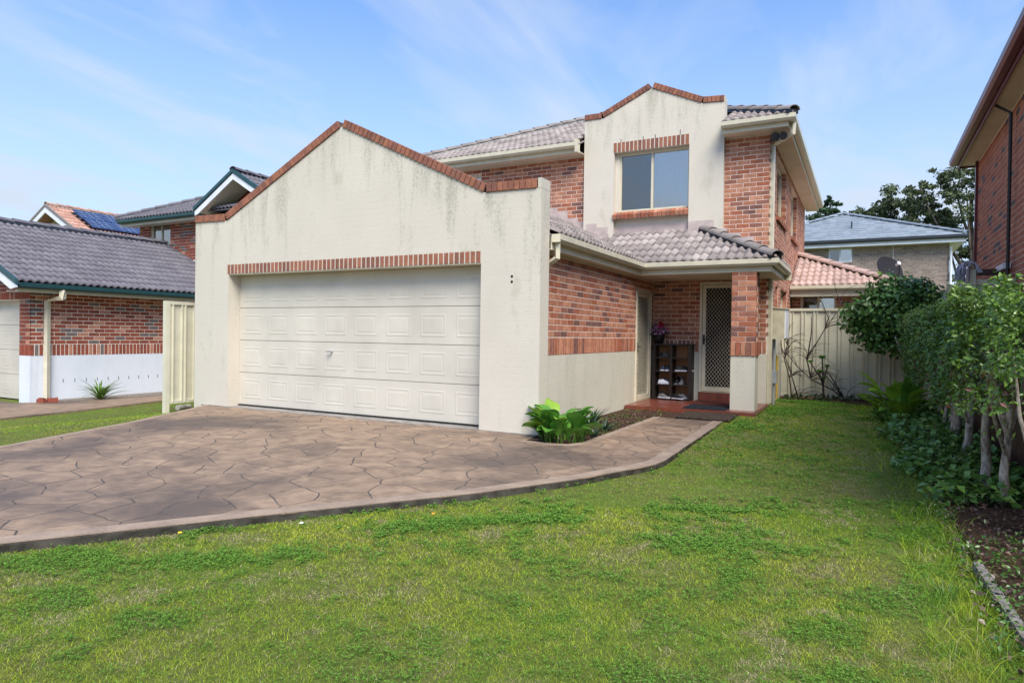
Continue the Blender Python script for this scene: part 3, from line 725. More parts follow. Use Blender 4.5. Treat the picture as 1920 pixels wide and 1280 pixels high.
for i in range(4): BRK.add(WC3, -(11.80+.0865*(i+.5)-.005), 1.097, .076, .235, .020, 0)

# right side wall with windows
upw = [(14.4, 16.2, 3.78, 5.0), (17.4, 19.0, 3.78, 5.0)]; low = [(14.48, 14.95, 1.2, 2.37), (15.47, 16.8, 1.2, 2.37)]
mb = MB().mat(M['mortar']); WR.grid(mb, HY+.014, 21.5, .98, 5.16, upw+low, -.24, -.004); mb.build('mortar_backing', house)
mb = MB().mat(M['render_clean']); WR.grid(mb, HY-.001, 21.5, -.2, .98, [], -.24, -.001); mb.build('painted_base', house)
BRK.course(WR, HY, 21.5, 1.235, 5.15, upw+low, start=.12)
sold_segs(WR, [(15.8, 21.5)], .99, 1.225)
mb = MB().mat(M['render_clean']); WR.box(mb, HY+.02, 15.75, .97, 1.30, -.1, .006); mb.build('painted_base', house)
for a, b, c, d in upw+low:
    wl = window(house, WR, a, b, c+.02, d-.02, -.10, split=(a+b)/2, panes=('glass', 'glass'), curt=[(a+.1, (a+b)/2, 'curtain')])
    mb = MB().mat(M['mortar'])
    WR.box(mb, a-.001, a+.002, c, d, -.24, -.014); WR.box(mb, b-.002, b+.001, c, d, -.24, -.014)
    # sloping brick sill
    for i in range(int((b-a)/.086) if c > 2 else 0):
        u = a+.043+.086*i; p0 = WR.p(u-.038, c-.02, -.10); mbs = MB().mat(random.choices(BR_MAIN, BW_MAIN)[0])
        mbs.prism([WR.p(u-.038, c+.03, -.09), WR.p(u-.038, c-.045, -.09), WR.p(u-.038, c-.10, .055), WR.p(u-.038, c-.03, .07)], WR.u*.076); mbs.build('sill_brick', house)
    # brick reveals
    for q in (a, b):
        z = c+.04; 
        while z < d-.03:
            mbs_u = q+(-.006 if q == b else .006)
            WL = Wall(-1.613-.05, q, 0) if q == b else Wall(-1.613-.05, q, 180)
            BRK.L.append((Vector((-1.613-.055, q, z+.038)), math.radians(0 if q == b else 180), 0, .092, .074, .01, random.choices(BR_MAIN, BW_MAIN)[0], Vector((0, -1 if q == b else 1, 0)))); z += .086
# rendered upper bay with stepped gable parapet
XL, XR, YB = -5.308, -2.434, 13.155
bp = [(XL, 3.25), (-4.645, 3.25), (-4.645, 5.08), (-3.095, 5.08), (-3.095, 3.25), (XR, 3.0), (XR, 5.812), (-2.86, 5.842), (-3.871, 6.297), (-4.90, 5.828), (XL, 5.834)]
mb = MB().mat(M['render_bay']); mb.prism([(x, YB, z) for x, z in bp], (0, .26, 0)); bay = mb.build('rendered_bay_wall', house)
mb = MB().mat(M['render_bay']); WB.grid(mb, -4.643, -3.097, 3.25, 5.078, [(-4.56, -3.10, 3.86, 5.06)], -.16, .0); mb.build('bay_recess_wall', bay)
coping(COP, XL, 5.836, -4.93, 5.832, YB, .262); coping(COP, -4.885, 5.842, -3.885, 6.294, YB, .262); coping(COP, -3.857, 6.294, -2.875, 5.852, YB, .262); coping(COP, -2.845, 5.846, XR-.012, 5.816, YB, .262)
mb = MB().mat(M['render_bay']); mb.box(XR-.012, XR+.002, YB-.002, YB+.264, 5.812, 5.93); mb.build('coping_end', bay)
mbm.build('coping_mortar', house, kind='stuff')
WY = Wall(0, YB, 0)
COP.soldier(WY, -4.665, -3.095, 5.082, 5.285, .014)
for i in range(18):
    u = -4.655+.0865*(i+.5); m_ = random.choices(BR_MAIN, [1, 4, 5, 2, 1])[0]; mbs = MB().mat(m_)
    mbs.prism([(u-.038, HY-.02, 3.86), (u-.038, HY-.02, 3.77), (u-.038, YB-.035, 3.70), (u-.038, YB-.05, 3.785)], (.076, 0, 0)); mbs.build('sill_brick', bay)
for x in (-4.50, -4.03, -3.78, -3.28):
    mb = MB().mat(M['dark']); mb.box(x-.006, x+.006, YB-.002, YB+.02, 5.285, 5.385 if x > -3.5 else 5.35); mb.build('weep_hole', bay)
window(house, WB, -4.56, -3.10, 3.86, 5.06, -.02, split=-3.87, curt=[(-4.50, -4.05, 'curtain'), (-3.83, -3.12, 'curtain')], fw=.042)
window(house, WB, -9.70, -7.90, 3.9, 4.98, -.04, split=-8.8, curt=[(-8.7, -8.0, 'curtain')])
# painted stepped flashing above the lower roofs
mb = MB().mat(M['flash'])
def roofline(x): return max(2.6+.5*(-3.5-x), 3.40) if x < -2.85 else 2.6+.5*(-1.249-x)
x = -7.4
while x < -1.62:
    w = .24; zt = roofline(x+w/2)+.20; zt = 3.30+.086*round((zt-3.30)/.086) if not (-5.1 < x < -2.95) else 3.56
    inbay = XL-.1 < x < XR-.05
    yf = (YB if inbay and not (-4.7 < x+w/2 < -3.05) else HY)
    mb.box(x, min(x+w, -1.618), yf-.006, yf+.05, 2.55 if x > -2.7 else 3.1, zt); x += w
mb.build('stepped_flashing', house)

# other (unseen) walls of the block and garage, so that the house is closed
mb = MB().mat(M['mortar']); mb.box(-10.30, -10.06, 7.88, 21.5, -.2, 3.2); mb.box(-10.1, -9.86, HY, 21.5, 3.2, 5.16); mb.box(-10.1, -1.62, 21.26, 21.5, -.2, 5.16); mb.box(-9.86, -3.9, 13.0, 13.02, 0, 3.0); mb.build('rear_walls', house)
mb = MB().mat(M['soffit']); mb.box(-10.05, -1.86, 13.5, 21.2, 5.10, 5.14); mb.build('ceiling_board', house)

# eaves, gutters, soffits
eaves(house, [(-3.62, 7.90), (-3.62, 11.78), (-1.37, 11.78), (-1.37, 13.75)], 2.50, 2.40, M['trim'], M['trim'])
mb = MB().mat(M['soffit']); mb.box(-3.79, -3.64, 7.9, 11.80, 2.405, 2.415); mb.box(-3.79, -1.39, 11.802, HY, 2.405, 2.416); mb.box(-1.60, -1.39, HY, 13.74, 2.405, 2.416); mb.build('soffit', house)
mb = MB().mat(M['trim']); mb.box(-3.62, -3.50, 7.885, 7.897, 2.495, 2.60); mb.box(-1.6, -1.25, 13.75, 13.762, 2.40, 2.60); mb.build('gutter_end', house)
eaves(house, [(-10.22, 12.89), (XL-.005, 12.89)], 5.205, 5.115, M['trim'], M['trim'])
eaves(house, [(XR+.005, 12.89), (-1.26, 12.89), (-1.26, 21.9)], 5.205, 5.115, M['trim'], M['trim'])
mb = MB().mat(M['soffit']); mb.box(-10.2, XL-.005, 12.90, HY, 5.12, 5.135); mb.box(XR+.005, -1.28, 12.90, HY, 5.12, 5.135); mb.box(-1.61, -1.28, HY, 21.88, 5.12, 5.135); mb.build('soffit', house)
mb = MB().mat(M['trim']); mb.box(XL-.06, XL-.003, 12.76, 12.90, 5.09, 5.36); mb.build('gutter_end', house)
# rainwater heads and downpipes
mb = MB().mat(M['trim']); mb.tube([(-3.575, 7.97, 2.50), (-3.575, 7.97, 2.30), (-3.74, 8.02, 2.22)], .042, 4); mb.build('downpipe', house)
mb = MB().mat(M['trim']); mb.tube([(-1.20, 13.05, 5.21), (-1.20, 13.05, 5.02), (-1.57, 13.36, 4.90), (-1.57, 13.36, 0.05)], [.05, .05, .045, .045], 4); mb.build('downpipe', house)
# security light under the corner eave
sl_ = thing('security_light', 'black twin floodlight fixed under the upper right corner eave', 'light', (-1.52, 13.22, 4.95))
mb = MB().mat(M['black']); mb.box(-1.60, -1.46, 13.17, 13.27, 4.97, 5.08); mb.build('base', sl_)
for dx in (0, .14):
    mb = MB().mat(M['black']); mb.tube([(-1.54+dx, 13.10, 5.0), (-1.50+dx, 12.98, 4.97)], [.045, .075], 12); mb.tube([(-1.53+dx*.6, 13.2, 5.03), (-1.54+dx, 13.10, 5.0)], .02, 8); mb.build('lamp_head', sl_)

# roofs
tp = .5
T = Tiles(RT_MAIN)
T.plane((-3.545, 7.90, 2.585), (0, 1, 0), tp, 5.365, 3.5, [(-3.545, 11.705, -1, -1)])
T.plane((-3.545, 11.705, 2.585), (1, 0, 0), tp, 2.255, 1.56, [(-3.545, 11.705, 1, 1), (-1.29, 11.705, -1, -1)]) if False else None
# front porch plane starts left of the valley foot so that tiles run under it
T.plane((-5.145, 11.705, 2.585), (1, 0, 0), tp, 3.855, 1.555, [(-3.545, 11.705, 1, 1), (-1.29, 11.705, -1, -1)])
T.plane((-1.29, 11.705, 2.585), (0, 1, 0), tp, 1.555, 1.6, [(-1.29, 11.705, 1, 1)])
T.plane((-1.29, 13.26, 2.585), (0, 1, 0), tp, .49, .315)
T.plane((-10.33, 12.81, 5.285), (1, 0, 0), .45, 5.02, 4.55, [(-10.33, 12.81, 1, -1), (-1.18, 12.81, -1, -1)])
T.plane((-2.434, 12.81, 5.285), (1, 0, 0), .45, 1.254, 1.3, [(-1.18, 12.81, -1, -1)])
T.plane((-1.18, 12.81, 5.285), (0, 1, 0), .45, 9.2, 4.55, [(-1.18, 12.81, 1, 1)])
T.flush(house)
mb = MB().mat(RT_MAIN[2])
def slab(mb, pts, th=.04): mb.prism([(x, y, z-th) for x, y, z in pts], (0, 0, th-.012))
slab(mb, [(-3.56, 7.9, 2.58), (-3.56, 11.7, 2.58), (-5.10, 13.24, 3.35), (-7.0, 13.24, 4.30), (-7.0, 7.9, 4.30)])
slab(mb, [(-3.56, 11.7, 2.58), (-1.3, 11.7, 2.58), (-2.85, 13.24, 3.35), (-5.10, 13.24, 3.35)])
slab(mb, [(-1.3, 11.7, 2.58), (-1.3, 13.24, 2.58), (-2.85, 13.24, 3.35)]); slab(mb, [(-1.3, 13.27, 2.58), (-1.3, 13.74, 2.58), (-1.6, 13.74, 2.73), (-1.6, 13.27, 2.73)])
slab(mb, [(-7.0, 7.9, 4.30), (-7.0, 13.24, 4.30), (-10.4, 13.24, 2.6), (-10.4, 7.9, 2.6)])
slab(mb, [(-10.33, 12.81, 5.28), (-5.31, 12.81, 5.28), (-5.31, 13.42, 5.554), (-2.43, 13.42, 5.554), (-2.43, 12.81, 5.28), (-1.18, 12.81, 5.28), (-5.755, 17.39, 7.34)]); slab(mb, [(-1.18, 12.81, 5.28), (-1.18, 21.96, 5.28), (-5.755, 17.39, 7.34)])
slab(mb, [(-1.18, 21.96, 5.28), (-10.33, 21.96, 5.28), (-5.755, 17.39, 7.34)]); slab(mb, [(-10.33, 21.96, 5.28), (-10.33, 12.81, 5.28), (-5.755, 17.39, 7.34)])
mb.build('roof_underlay', house)
caps(house, (-1.30, 11.715, 2.62), (-2.87, 13.285, 3.41), RT_CAP, bed=M['black'], r=.12)
caps(house, (-10.33, 12.81, 5.33), (-5.76, 17.38, 7.40), RT_CAP+RT_MAIN[2:], bed=M['charcoal'])
caps(house, (-1.18, 12.81, 5.33), (-5.75, 17.38, 7.40), RT_CAP+RT_MAIN[2:], bed=M['charcoal'])
# dark lead valley
mb = MB().mat(M['black']); mb.prism([(-3.56, 11.60, 2.60), (-3.46, 11.72, 2.60), (-5.0, 13.26, 3.375), (-5.16, 13.20, 3.375)], (0, 0, .012)); mb.build('valley_gutter', house)

# rear ground floor extension seen past the side wall
WE = Wall(0, 17.8, 0)
mb = MB().mat(M['mortar']); WE.grid(mb, -1.6, .30, -.2, 2.42, [(-1.40, -.60, 1.3, 2.40)], -.2, -.004); mb.box(.10, .288, 17.8, 22, -.2, 2.42); mb.build('mortar_backing', house)
BRK.course(WE, -1.6, .30, 1.0, 2.42, [(-1.40, -.60, 1.3, 2.38)])
window(house, WE, -1.40, -.60, 1.3, 2.36, -.03, split=-1.0, curt=[(-.97, -.63, 'curtain')], fw=.05)
eaves(house, [(-1.60, 17.42), (.58, 17.42), (.58, 22)], 2.45, 2.30, M['trim'], M['trim'])
mb = MB().mat(M['soffit']); mb.box(-1.6, .56, 17.44, 17.8, 2.36, 2.372); mb.build('soffit', house)
T = Tiles(RT_EXT); T.plane((-1.60, 17.36, 2.535), (1, 0, 0), .43, 2.25, 2.3, [(.65, 17.36, -1, -1)]); T.plane((.65, 17.36, 2.535), (0, 1, 0), .43, 4, 2.3, [(.65, 17.36, 1, 1)]); T.flush(house, 90)
mb = MB().mat(RT_EXT[1]); slab(mb, [(-1.6, 17.36, 2.53), (.65, 17.36, 2.53), (-1.6, 19.61, 3.49)]); slab(mb, [(.65, 17.36, 2.53), (.65, 22, 2.53), (-1.6, 22, 3.49), (-1.6, 19.61, 3.49)]); mb.build('roof_underlay', house)
caps(house, (.62, 17.39, 2.58), (-1.6, 19.61, 3.54), RT_EXT, bed=M['concrete_dk'], r=.125)

BRK.flush(house, 300); COP.flush(house, 300)

# ---- entry: slab of terracotta tiles, doors
porch = MB().mat(M['grout']); porch.box(-3.78, -1.56, 11.46, HY, -.2, .040); porch = tag(porch.build('porch_floor'), 'raised porch floor of glossy terracotta tiles before the front door', kind='structure')
nx, ny = 11, 9
for i in range(nx):
    for j in range(ny):
        x0 = -3.775+i*.2; y0 = 11.455+j*.2
        mb = MB().mat(M['rust_tile']); mb.box(x0+.003, x0+.197, y0+.003, min(y0+.197, HY-.003), .039, .050+random.uniform(-.0008, .0008)); mb.build('tile', porch)
for i in range(nx):
    mb = MB().mat(M['rust_tile']); mb.box(-3.775+i*.2+.003, -3.775+i*.2+.197, 11.448, 11.459, -.10, .036); mb.build('tile', porch)
for j in range(ny):
    mb = MB().mat(M['rust_tile']); mb.box(-1.561, -1.550, 11.455+j*.2+.003, min(11.455+j*.2+.197, HY), -.10, .036); mb.build('tile', porch)

def sec_door(parent, wall, u0, u1, z0, z1, d, pitch, hs, side, name):
    fw = .05
    mb = MB().mat(M['trim']); wall.grid(mb, u0, u1, z0, z1, [(u0+fw, u1-fw, z0+.01, z1-fw)], d-.12, d+.01); fr = mb.build('door_frame', parent)
    a, b, c, e = u0+fw+.006, u1-fw-.006, z0+.02, z1-fw-.006; st = .065
    mb = MB().mat(M['trim']); wall.grid(mb, a, b, c, e, [(a+st, b-st, c+.085, e-st)], d-.04, d-.005); dr = mb.build('security_door', parent)
    mb = MB().mat(M['trim']); g0, g1, h0, h1 = a+st, b-st, c+.085, e-st; W_, H_ = g1-g0, h1-h0; k = hs; r = .0019
    for sg in (1, -1):
        t = -H_*k
        while t < W_:
            # line u = g0 + t + k*s (s height), or mirrored
            s0 = max(0, -t/k); s1 = min(H_, (W_-t)/k)
            if s1 > s0:
                ua, ub = t+k*s0, t+k*s1
                if sg < 0: ua, ub = W_-ua, W_-ub
                p, q = wall.p(g0+ua, h0+s0, d-.02), wall.p(g0+ub, h0+s1, d-.02); dd = (q-p).normalized(); sd = dd.cross(wall.n)*r*1.3; nn = wall.n*r
                mb.prism([p-sd-nn, p+sd-nn, p+sd+nn, p-sd+nn], q-p)
            t += pitch
    mb.build('grille', dr, fix=False)
    mb = MB().mat(M['dark']); wall.box(mb, g0-.01, g1+.01, h0-.01, h1+.01, d-.075, d-.065); mb.build('fly_screen', dr)
    mb = MB().mat(M['black']); hu = a+.03 if side < 0 else b-.03; zz = z0+1.02
    wall.box(mb, hu-.018, hu+.018, zz-.09, zz+.10, d-.005, d+.008); wall.box(mb, hu-.018, hu+.08, zz+.0, zz+.02, d+.03, d+.045); wall.box(mb, hu-.01, hu+.01, zz, zz+.02, d+.008, d+.032); mb.build('door_handle', dr)
    return dr
sec_door(house, WB, -2.86, -1.93, .215, 2.365, .02, .066, .78, -1, 'front')
mb = MB().mat(M['rust_tile'])
for i in range(5):
    mb = MB().mat(M['rust_tile']); mb.box(-2.855+i*.185+.003, -2.855+i*.185+.182, HY-.06, HY-.045, .054, .205); mb.build('tile', porch)
mb = MB().mat(M['grout']); mb.box(-2.86, -1.93, HY-.046, HY+.1, .05, .212); mb.build('door_step', porch)
sec_door(house, WS, 12.09, 13.07, .055, 2.165, .012, .066, .78, -1, 'side')
nt_ = MB().mat(M['white']); WB.box(nt_, -2.10, -1.98, 1.60, 1.93, .035, .040); tag(nt_.build('notice_sheet'), 'white paper notice hanging on the front security door', 'notice')

# shoe rack with shoes and flower pot
rk = thing('shoe_rack', 'dark timber shoe rack with eight open compartments by the front door', 'shoe rack', (-3.28, 12.95, .05))
X0, X1, Y0, Y1, Z1 = -3.70, -2.95, 12.93, 13.24, 1.14
for a, b in ((X0, X0+.055), (X1-.055, X1), (-3.36, -3.31)):
    mb = MB().mat(M['wood_dark']); mb.box(a, b, Y0, Y1, .052, Z1-.02); mb.build('side_panel', rk)
mb = MB().mat(M['wood_dark']); mb.box(X0-.01, X1+.01, Y0-.01, Y1, Z1-.02, Z1+.01); mb.build('top', rk)
SZ = [.06, .335, .595, .86]
for z in SZ:
    for a, b in ((X0+.055, -3.36), (-3.31, X1-.055)):
        mb = MB().mat(M['wood_dark']); mb.box(a, b, Y0+.005, Y1, z-.004, z+.016); mb.build('shelf', rk)
mb = MB().mat(M['wood_back']); mb.box(X0+.01, X1-.01, Y1-.012, Y1-.004, .06, Z1-.03); mb.build('back_panel', rk)
pc = {}
def pmat(c, r=.6):
    k = tuple(c)
    if k not in pc: pc[k] = plain('shoe_colour', c, r, .3, .1, 30)
    return pc[k]
def shoe(x, y, z, ang, up, sole, label, s=1.0, boot=False):
    t = thing('shoe', label, 'shoe', (x, y, z), 'shoes kept on the shoe rack'); R = Matrix.Translation((x, y, z)) @ Matrix.Rotation(math.radians(ang), 4, 'Z') @ Matrix.Scale(s, 4)
    L = .27; sec = [(0, .022, .05), (.06, .034, .09), (.2, .038, .105 if not boot else .16), (.38, .034, .10 if not boot else .16), (.5, .038, .075), (.68, .047, .058), (.85, .046, .048), (.96, .03, .038), (1, .012, .028)]
    mb = MB().mat(pmat(up)); vs = []; m = 10
    for u, w, h in sec:
        for k in range(m):
            a = math.pi*k/(m-1); vs.append(R @ Vector((L*u, w*math.cos(a)*(1 if math.sin(a) < .7 else .95), .02+(h-.02)*math.sin(a)**.7)))
    mb.add(vs, [(i*m+k, i*m+k+1, (i+1)*m+k+1, (i+1)*m+k) for i in range(len(sec)-1) for k in range(m-1)] + [tuple(range(m)), tuple((len(sec)-1)*m+k for k in range(m))]); mb.build('upper', t, smooth=True)
    mb = MB().mat(pmat(sole)); pts = [(L*u, w+.005) for u, w, h in sec]; out = [(-.006, 0)] + [(a, -b) for a, b in pts] + [(L+.008, 0)] + [(a, b) for a, b in pts[::-1]]
    o2 = [R @ Vector((a, b, .001)) for a, b in out]; mb.prism(o2, (0, 0, .024*s)); mb.build('sole', t)
    mb = MB().mat(pmat((.02, .02, .02))); mb.prism([R @ Vector(q) for q in ((L*.12, -.02, (.085 if not boot else .14)), (L*.34, -.022, (.09 if not boot else .145)), (L*.34, .022, (.09 if not boot else .145)), (L*.12, .02, (.085 if not boot else .14)))], (0, 0, .017)); mb.build('opening', t)
    mb = MB().mat(pmat(tuple(min(.7, c*1.5+.08) for c in up)))
    for q in (.42, .5, .58): mb.prism([R @ Vector((L*q, -.018, .088-(q-.42)*.16)), R @ Vector((L*q+.008, -.018, .088-(q-.42)*.16)), R @ Vector((L*q+.008, .018, .088-(q-.42)*.16)), R @ Vector((L*q, .018, .088-(q-.42)*.16))], (0, 0, .008))
    mb.build('laces', t)
BK, NV, WH, GR, PU = (.012, .012, .014), (.03, .045, .085), (.62, .62, .70), (.16, .16, .17), (.30, .28, .45)
z3, z2, z1, z0 = [z+.018 for z in SZ[::-1]]
for a in [(-3.54, 12.98, z3, 20, BK, BK, 'black shoe at the left in the top left compartment'), (-3.60, 13.08, z3, 10, BK, GR, 'black shoe at the back of the top left compartment'),
          (-3.52, 13.19, z2, -90, NV, WH, 'navy sneaker with white sole, left of the pair on the second shelf'), (-3.43, 13.19, z2, -90, NV, WH, 'navy sneaker with white sole, right of the pair on the second shelf'),
          (-3.27, 12.99, z2, 15, BK, WH, 'black sneaker with white sole lying along the second shelf on the right'), (-3.18, 13.11, z2, 0, BK, WH, 'black sneaker behind its pair on the second shelf on the right'),
          (-3.60, 12.99, z1, 8, WH, WH, 'white sneaker with lilac sole lying on the third shelf at left'), (-3.58, 13.12, z1, 22, PU, WH, 'lilac sneaker behind the white one on the third shelf at left'),
          (-3.24, 13.20, z1, -90, BK, GR, 'tall black boot, left of the pair on the third shelf at right'), (-3.15, 13.20, z1, -90, GR, GR, 'dark grey boot, right of the pair on the third shelf at right'),
          (-3.58, 12.96, z0, -15, GR, WH, 'grey sandal with white sole in the bottom left compartment'), (-3.62, 13.1, z0, 10, BK, WH, 'striped dark shoe at the back of the bottom left compartment'),
          (-3.30, 12.93, z0, -20, BK, WH, 'black shoe with white sole in the bottom right compartment'), (-3.22, 13.08, z0, -8, GR, WH, 'grey shoe at the back of the bottom right compartment')]:
    shoe(*a, boot='boot' in a[6], s=.95)
pot = thing('flower_pot', 'black pot of pink and red flowers standing on the shoe rack', 'flower pot', (-3.62, 13.06, 1.15))
mb = MB().mat(M['black']); mb.lathe((-3.62, 13.06, 1.15), [(.001, 0), (.085, 0), (.125, .16), (.13, .19), (.118, .19), (.11, .165), (.001, .16)], 20); mb.build('pot', pot, smooth=True)
for nm, cols, cnt in (('foliage', [(.02, .06, .02), (.04, .09, .03)], 120), ('pink_petals', [(.50, .05, .22), (.42, .08, .30), (.6, .25, .4)], 150), ('red_petals', [(.40, .01, .02)], 60), ('white_petals', [(.6, .5, .6), (.45, .38, .5)], 60)):
    mb = MB()
    for c in cols: mb.mat(pmat(c, .7))
    for i in range(cnt):
        mb.cur = random.randrange(len(cols)); a = random.uniform(0, 6.28); r = random.uniform(0, .20); h = random.uniform(.18, .40-.5*r)
        if nm == 'red_petals': a = random.uniform(-1, .8); r = random.uniform(0, .10); h = random.uniform(.30, .42)
        c = Vector((-3.62+r*math.cos(a), 13.06+r*math.sin(a)*.7, 1.15+h)); n = Vector((math.cos(a)*.6, -.8, .5+random.uniform(-.3, .3))).normalized()
        x = n.cross(Vector((0, 0, 1))).normalized(); y = n.cross(x); s_ = random.uniform(.014, .026)
        mb.add([c+n*.006] + [c+(x*math.cos(t)+y*math.sin(t))*s_*(1 if k % 2 else .55) for k, t in enumerate([q*math.pi/5 for q in range(10)])], [(0, 1+k, 1+(k+1) % 10) for k in range(10)])
    mb.build(nm, pot, fix=False, kind='stuff')
# mats
def mat_obj(x0, x1, y0, y1, z, h, m, label, ribs=0, sk=0.0):
    mb = MB().mat(M[m]); n = 14; mb.prism([(x0+sk, y0, z), (x1, y0, z), (x1-sk, y1, z), (x0, y1, z)], (0, 0, h))
    for i in range(ribs): yy = y0+(y1-y0)*(i+.5)/ribs; mb.box(x0+.02, x1-.02, yy-.008, yy+.008, z+h-.001, z+h+.006)
    o = mb.build('doormat'); tag(o, label, 'doormat'); return o
mat_obj(-2.66, -1.78, 10.48, 11.42, .006, .016, 'coir', 'large dark coir mat across the end of the concrete path', 0, .03)
mat_obj(-2.76, -2.04, 11.52, 12.18, .053, .012, 'mat_blue', 'ribbed dark rubber mat on the tiles at the porch edge', 22)
mat_obj(-2.84, -2.08, 12.45, 12.98, .053, .010, 'coir_red', 'dark reddish patterned mat under the front door step', 0)

# meter box, conduits
mbx = thing('meter_box', 'weathered cream meter box mounted on the side wall above bare vines', 'meter box', (-1.46, 13.8, 1.26))
mb = MB().mat(M['trim_dk']); mb.box(-1.60, -1.335, 13.55, 14.15, 1.27, 1.86); mb.build('cabinet', mbx)
mb = MB().mat(M['white']); mb.box(-1.335, -1.315, 13.56, 14.14, 1.29, 1.85); mb.build('door', mbx)
mb = MB().mat(M['trim_dk']); mb.prism([(-1.61, 13.53, 1.86), (-1.30, 13.53, 1.84), (-1.30, 14.17, 1.84), (-1.61, 14.17, 1.86)], (0, 0, .02)); mb.build('lid', mbx)
mb = MB().mat(M['grey_metal']); mb.tube([(-1.53, 13.72, 1.27), (-1.53, 13.72, -.05)], .022, 8); tag(mb.build('conduit'), 'grey conduit pipe running down below the meter box', 'pipe')
mb = MB().mat(plain('yellow_gas_pipe', (.55, .36, .06), .5)); mb.tube([(-1.50, 13.95, .95), (-1.50, 13.95, 0.1)], .022, 8); tag(mb.build('gas_pipe'), 'short yellow gas pipe behind the conduit on the side wall', 'pipe')
mb = MB().mat(M['grey_metal']); mb.box(-1.56, -1.47, 13.66, 13.78, .42, .66); tag(mb.build('junction_box'), 'small grey junction box on the conduit near the ground', 'junction box')

# ================================================================== LEFT NEIGHBOUR
nb = thing('neighbour_house', 'left neighbour brick house with charcoal tiled garage roof and green gutters', 'house', (-18.5, 10, -.3))
LB = Pieces(BR_LEFT, BW_LEFT); LX, LY = -15.5, 7.56
WLS = Wall(LX, 0, 90); WLF = Wall(0, LY, 0)
mb = MB().mat(M['mortar_l']); WLS.grid(mb, LY+.016, 14.5, .70, 2.06, [], -.2, -.004); mb.build('mortar_backing', nb)
mb = MB().mat(M['white_paint']); WLS.grid(mb, LY, 14.5, -.45, .70, [], -.2, -.001); mb.build('painted_base', nb)
LB.course(WLS, LY, 14.5, .945, 2.06, []); LB.soldier(WLS, LY, 14.5, .695, .935, .016)
def rakeL(x): return 2.06+.45*(min(LX+.35-x, x+21.99)) if False else 2.20+.45*min(-15.0-x, x+22.14)-.10
mb = MB().mat(M['mortar_l']); mb.prism([(-15.502, LY+.01, .70), (-15.92, LY+.01, .70), (-15.92, LY+.01, 1.885), (-20.9, LY+.01, 1.885), (-20.9, LY+.01, .70), (-21.6, LY+.01, .70), (-21.6, LY+.01, 2.25), (-18.57, LY+.01, 3.60), (-15.502, LY+.01, 2.25)][::-1], (0, .19, 0)); mb.build('mortar_backing', nb)
mb = MB().mat(M['white_paint']); mb.box(-15.92, LX-.001, LY+.001, LY+.2, -.45, .70); mb.box(-21.6, -20.9, LY+.001, LY+.2, -.45, .70); mb.build('painted_base', nb)
LB.course(WLF, -15.92, -15.50, .945, 1.885, []); LB.soldier(WLF, -15.92, -15.50, .695, .935, .016); LB.soldier(WLF, -20.9, -15.50, 1.89, 2.05, .014)
LB.course(WLF, -21.6, -15.50, 2.06, 3.6, [], top=rakeL)
for i in range(11):
    mb = MB().mat(M['dark']); y = 8.22+.245*i; mb.box(-15.505, -15.4985, y-.006, y+.006, .10, .175); mb.build('weep_hole', nb)
garage_door(nb, Wall(0, 7.76, 0), -20.9, -15.92, -.28, 1.885, 0)
T = Tiles(RT_LEFT); T.plane((-15.0, 7.08, 2.205), (0, 1, 0), .45, 7.2, 3.6); T.flush(nb, 300)
mb = MB().mat(RT_LEFT[1]); slab(mb, [(-15.0, 7.08, 2.2), (-15.0, 14.3, 2.2), (-18.57, 14.3, 3.81), (-18.57, 7.08, 3.81)]); slab(mb, [(-18.57, 7.08, 3.81), (-18.57, 14.3, 3.81), (-22.14, 14.3, 2.2), (-22.14, 7.08, 2.2)]); mb.build('roof_underlay', nb)
caps(nb, (-18.57, 7.06, 3.86), (-18.57, 12.7, 3.86), RT_LEFT, bed=M['charcoal'])
eaves(nb, [(-15.08, 7.10), (-15.08, 14.3)], 2.09, 2.015, M['teal'], M['trim'])
mb = MB().mat(M['soffit']); mb.box(-15.5, -15.1, 7.12, 14.3, 2.03, 2.042); mb.build('soffit', nb)
mb = MB().mat(M['white']); mb.prism([(-14.97, 7.05, 2.10), (-15.0, 7.05, 2.19), (-18.57, 7.05, 3.80), (-18.57, 7.05, 3.66), (-15.2, 7.05, 2.06)], (0, .025, 0)); mb.prism([(-22.17, 7.05, 2.10), (-22.14, 7.05, 2.19), (-18.57, 7.05, 3.80), (-18.57, 7.05, 3.66), (-21.94, 7.05, 2.06)][::-1], (0, .025, 0)); mb.build('barge_board', nb)
mb = MB().mat(M['teal']); mb.prism([(-14.96, 7.03, 2.15), (-14.98, 7.03, 2.26), (-18.57, 7.03, 3.90), (-18.57, 7.03, 3.79)], (0, .05, 0)); mb.prism([(-22.18, 7.03, 2.15), (-22.16, 7.03, 2.26), (-18.57, 7.03, 3.90), (-18.57, 7.03, 3.79)][::-1], (0, .05, 0)); mb.build('barge_capping', nb)
mb = MB().mat(M['trim']); mb.tube([(-15.03, 7.95, 2.09), (-15.03, 7.95, 1.94), (-15.44, 7.86, 1.86), (-15.44, 7.86, -.33)], [.075, .075, .06, .06], 4); mb.build('downpipe', nb)
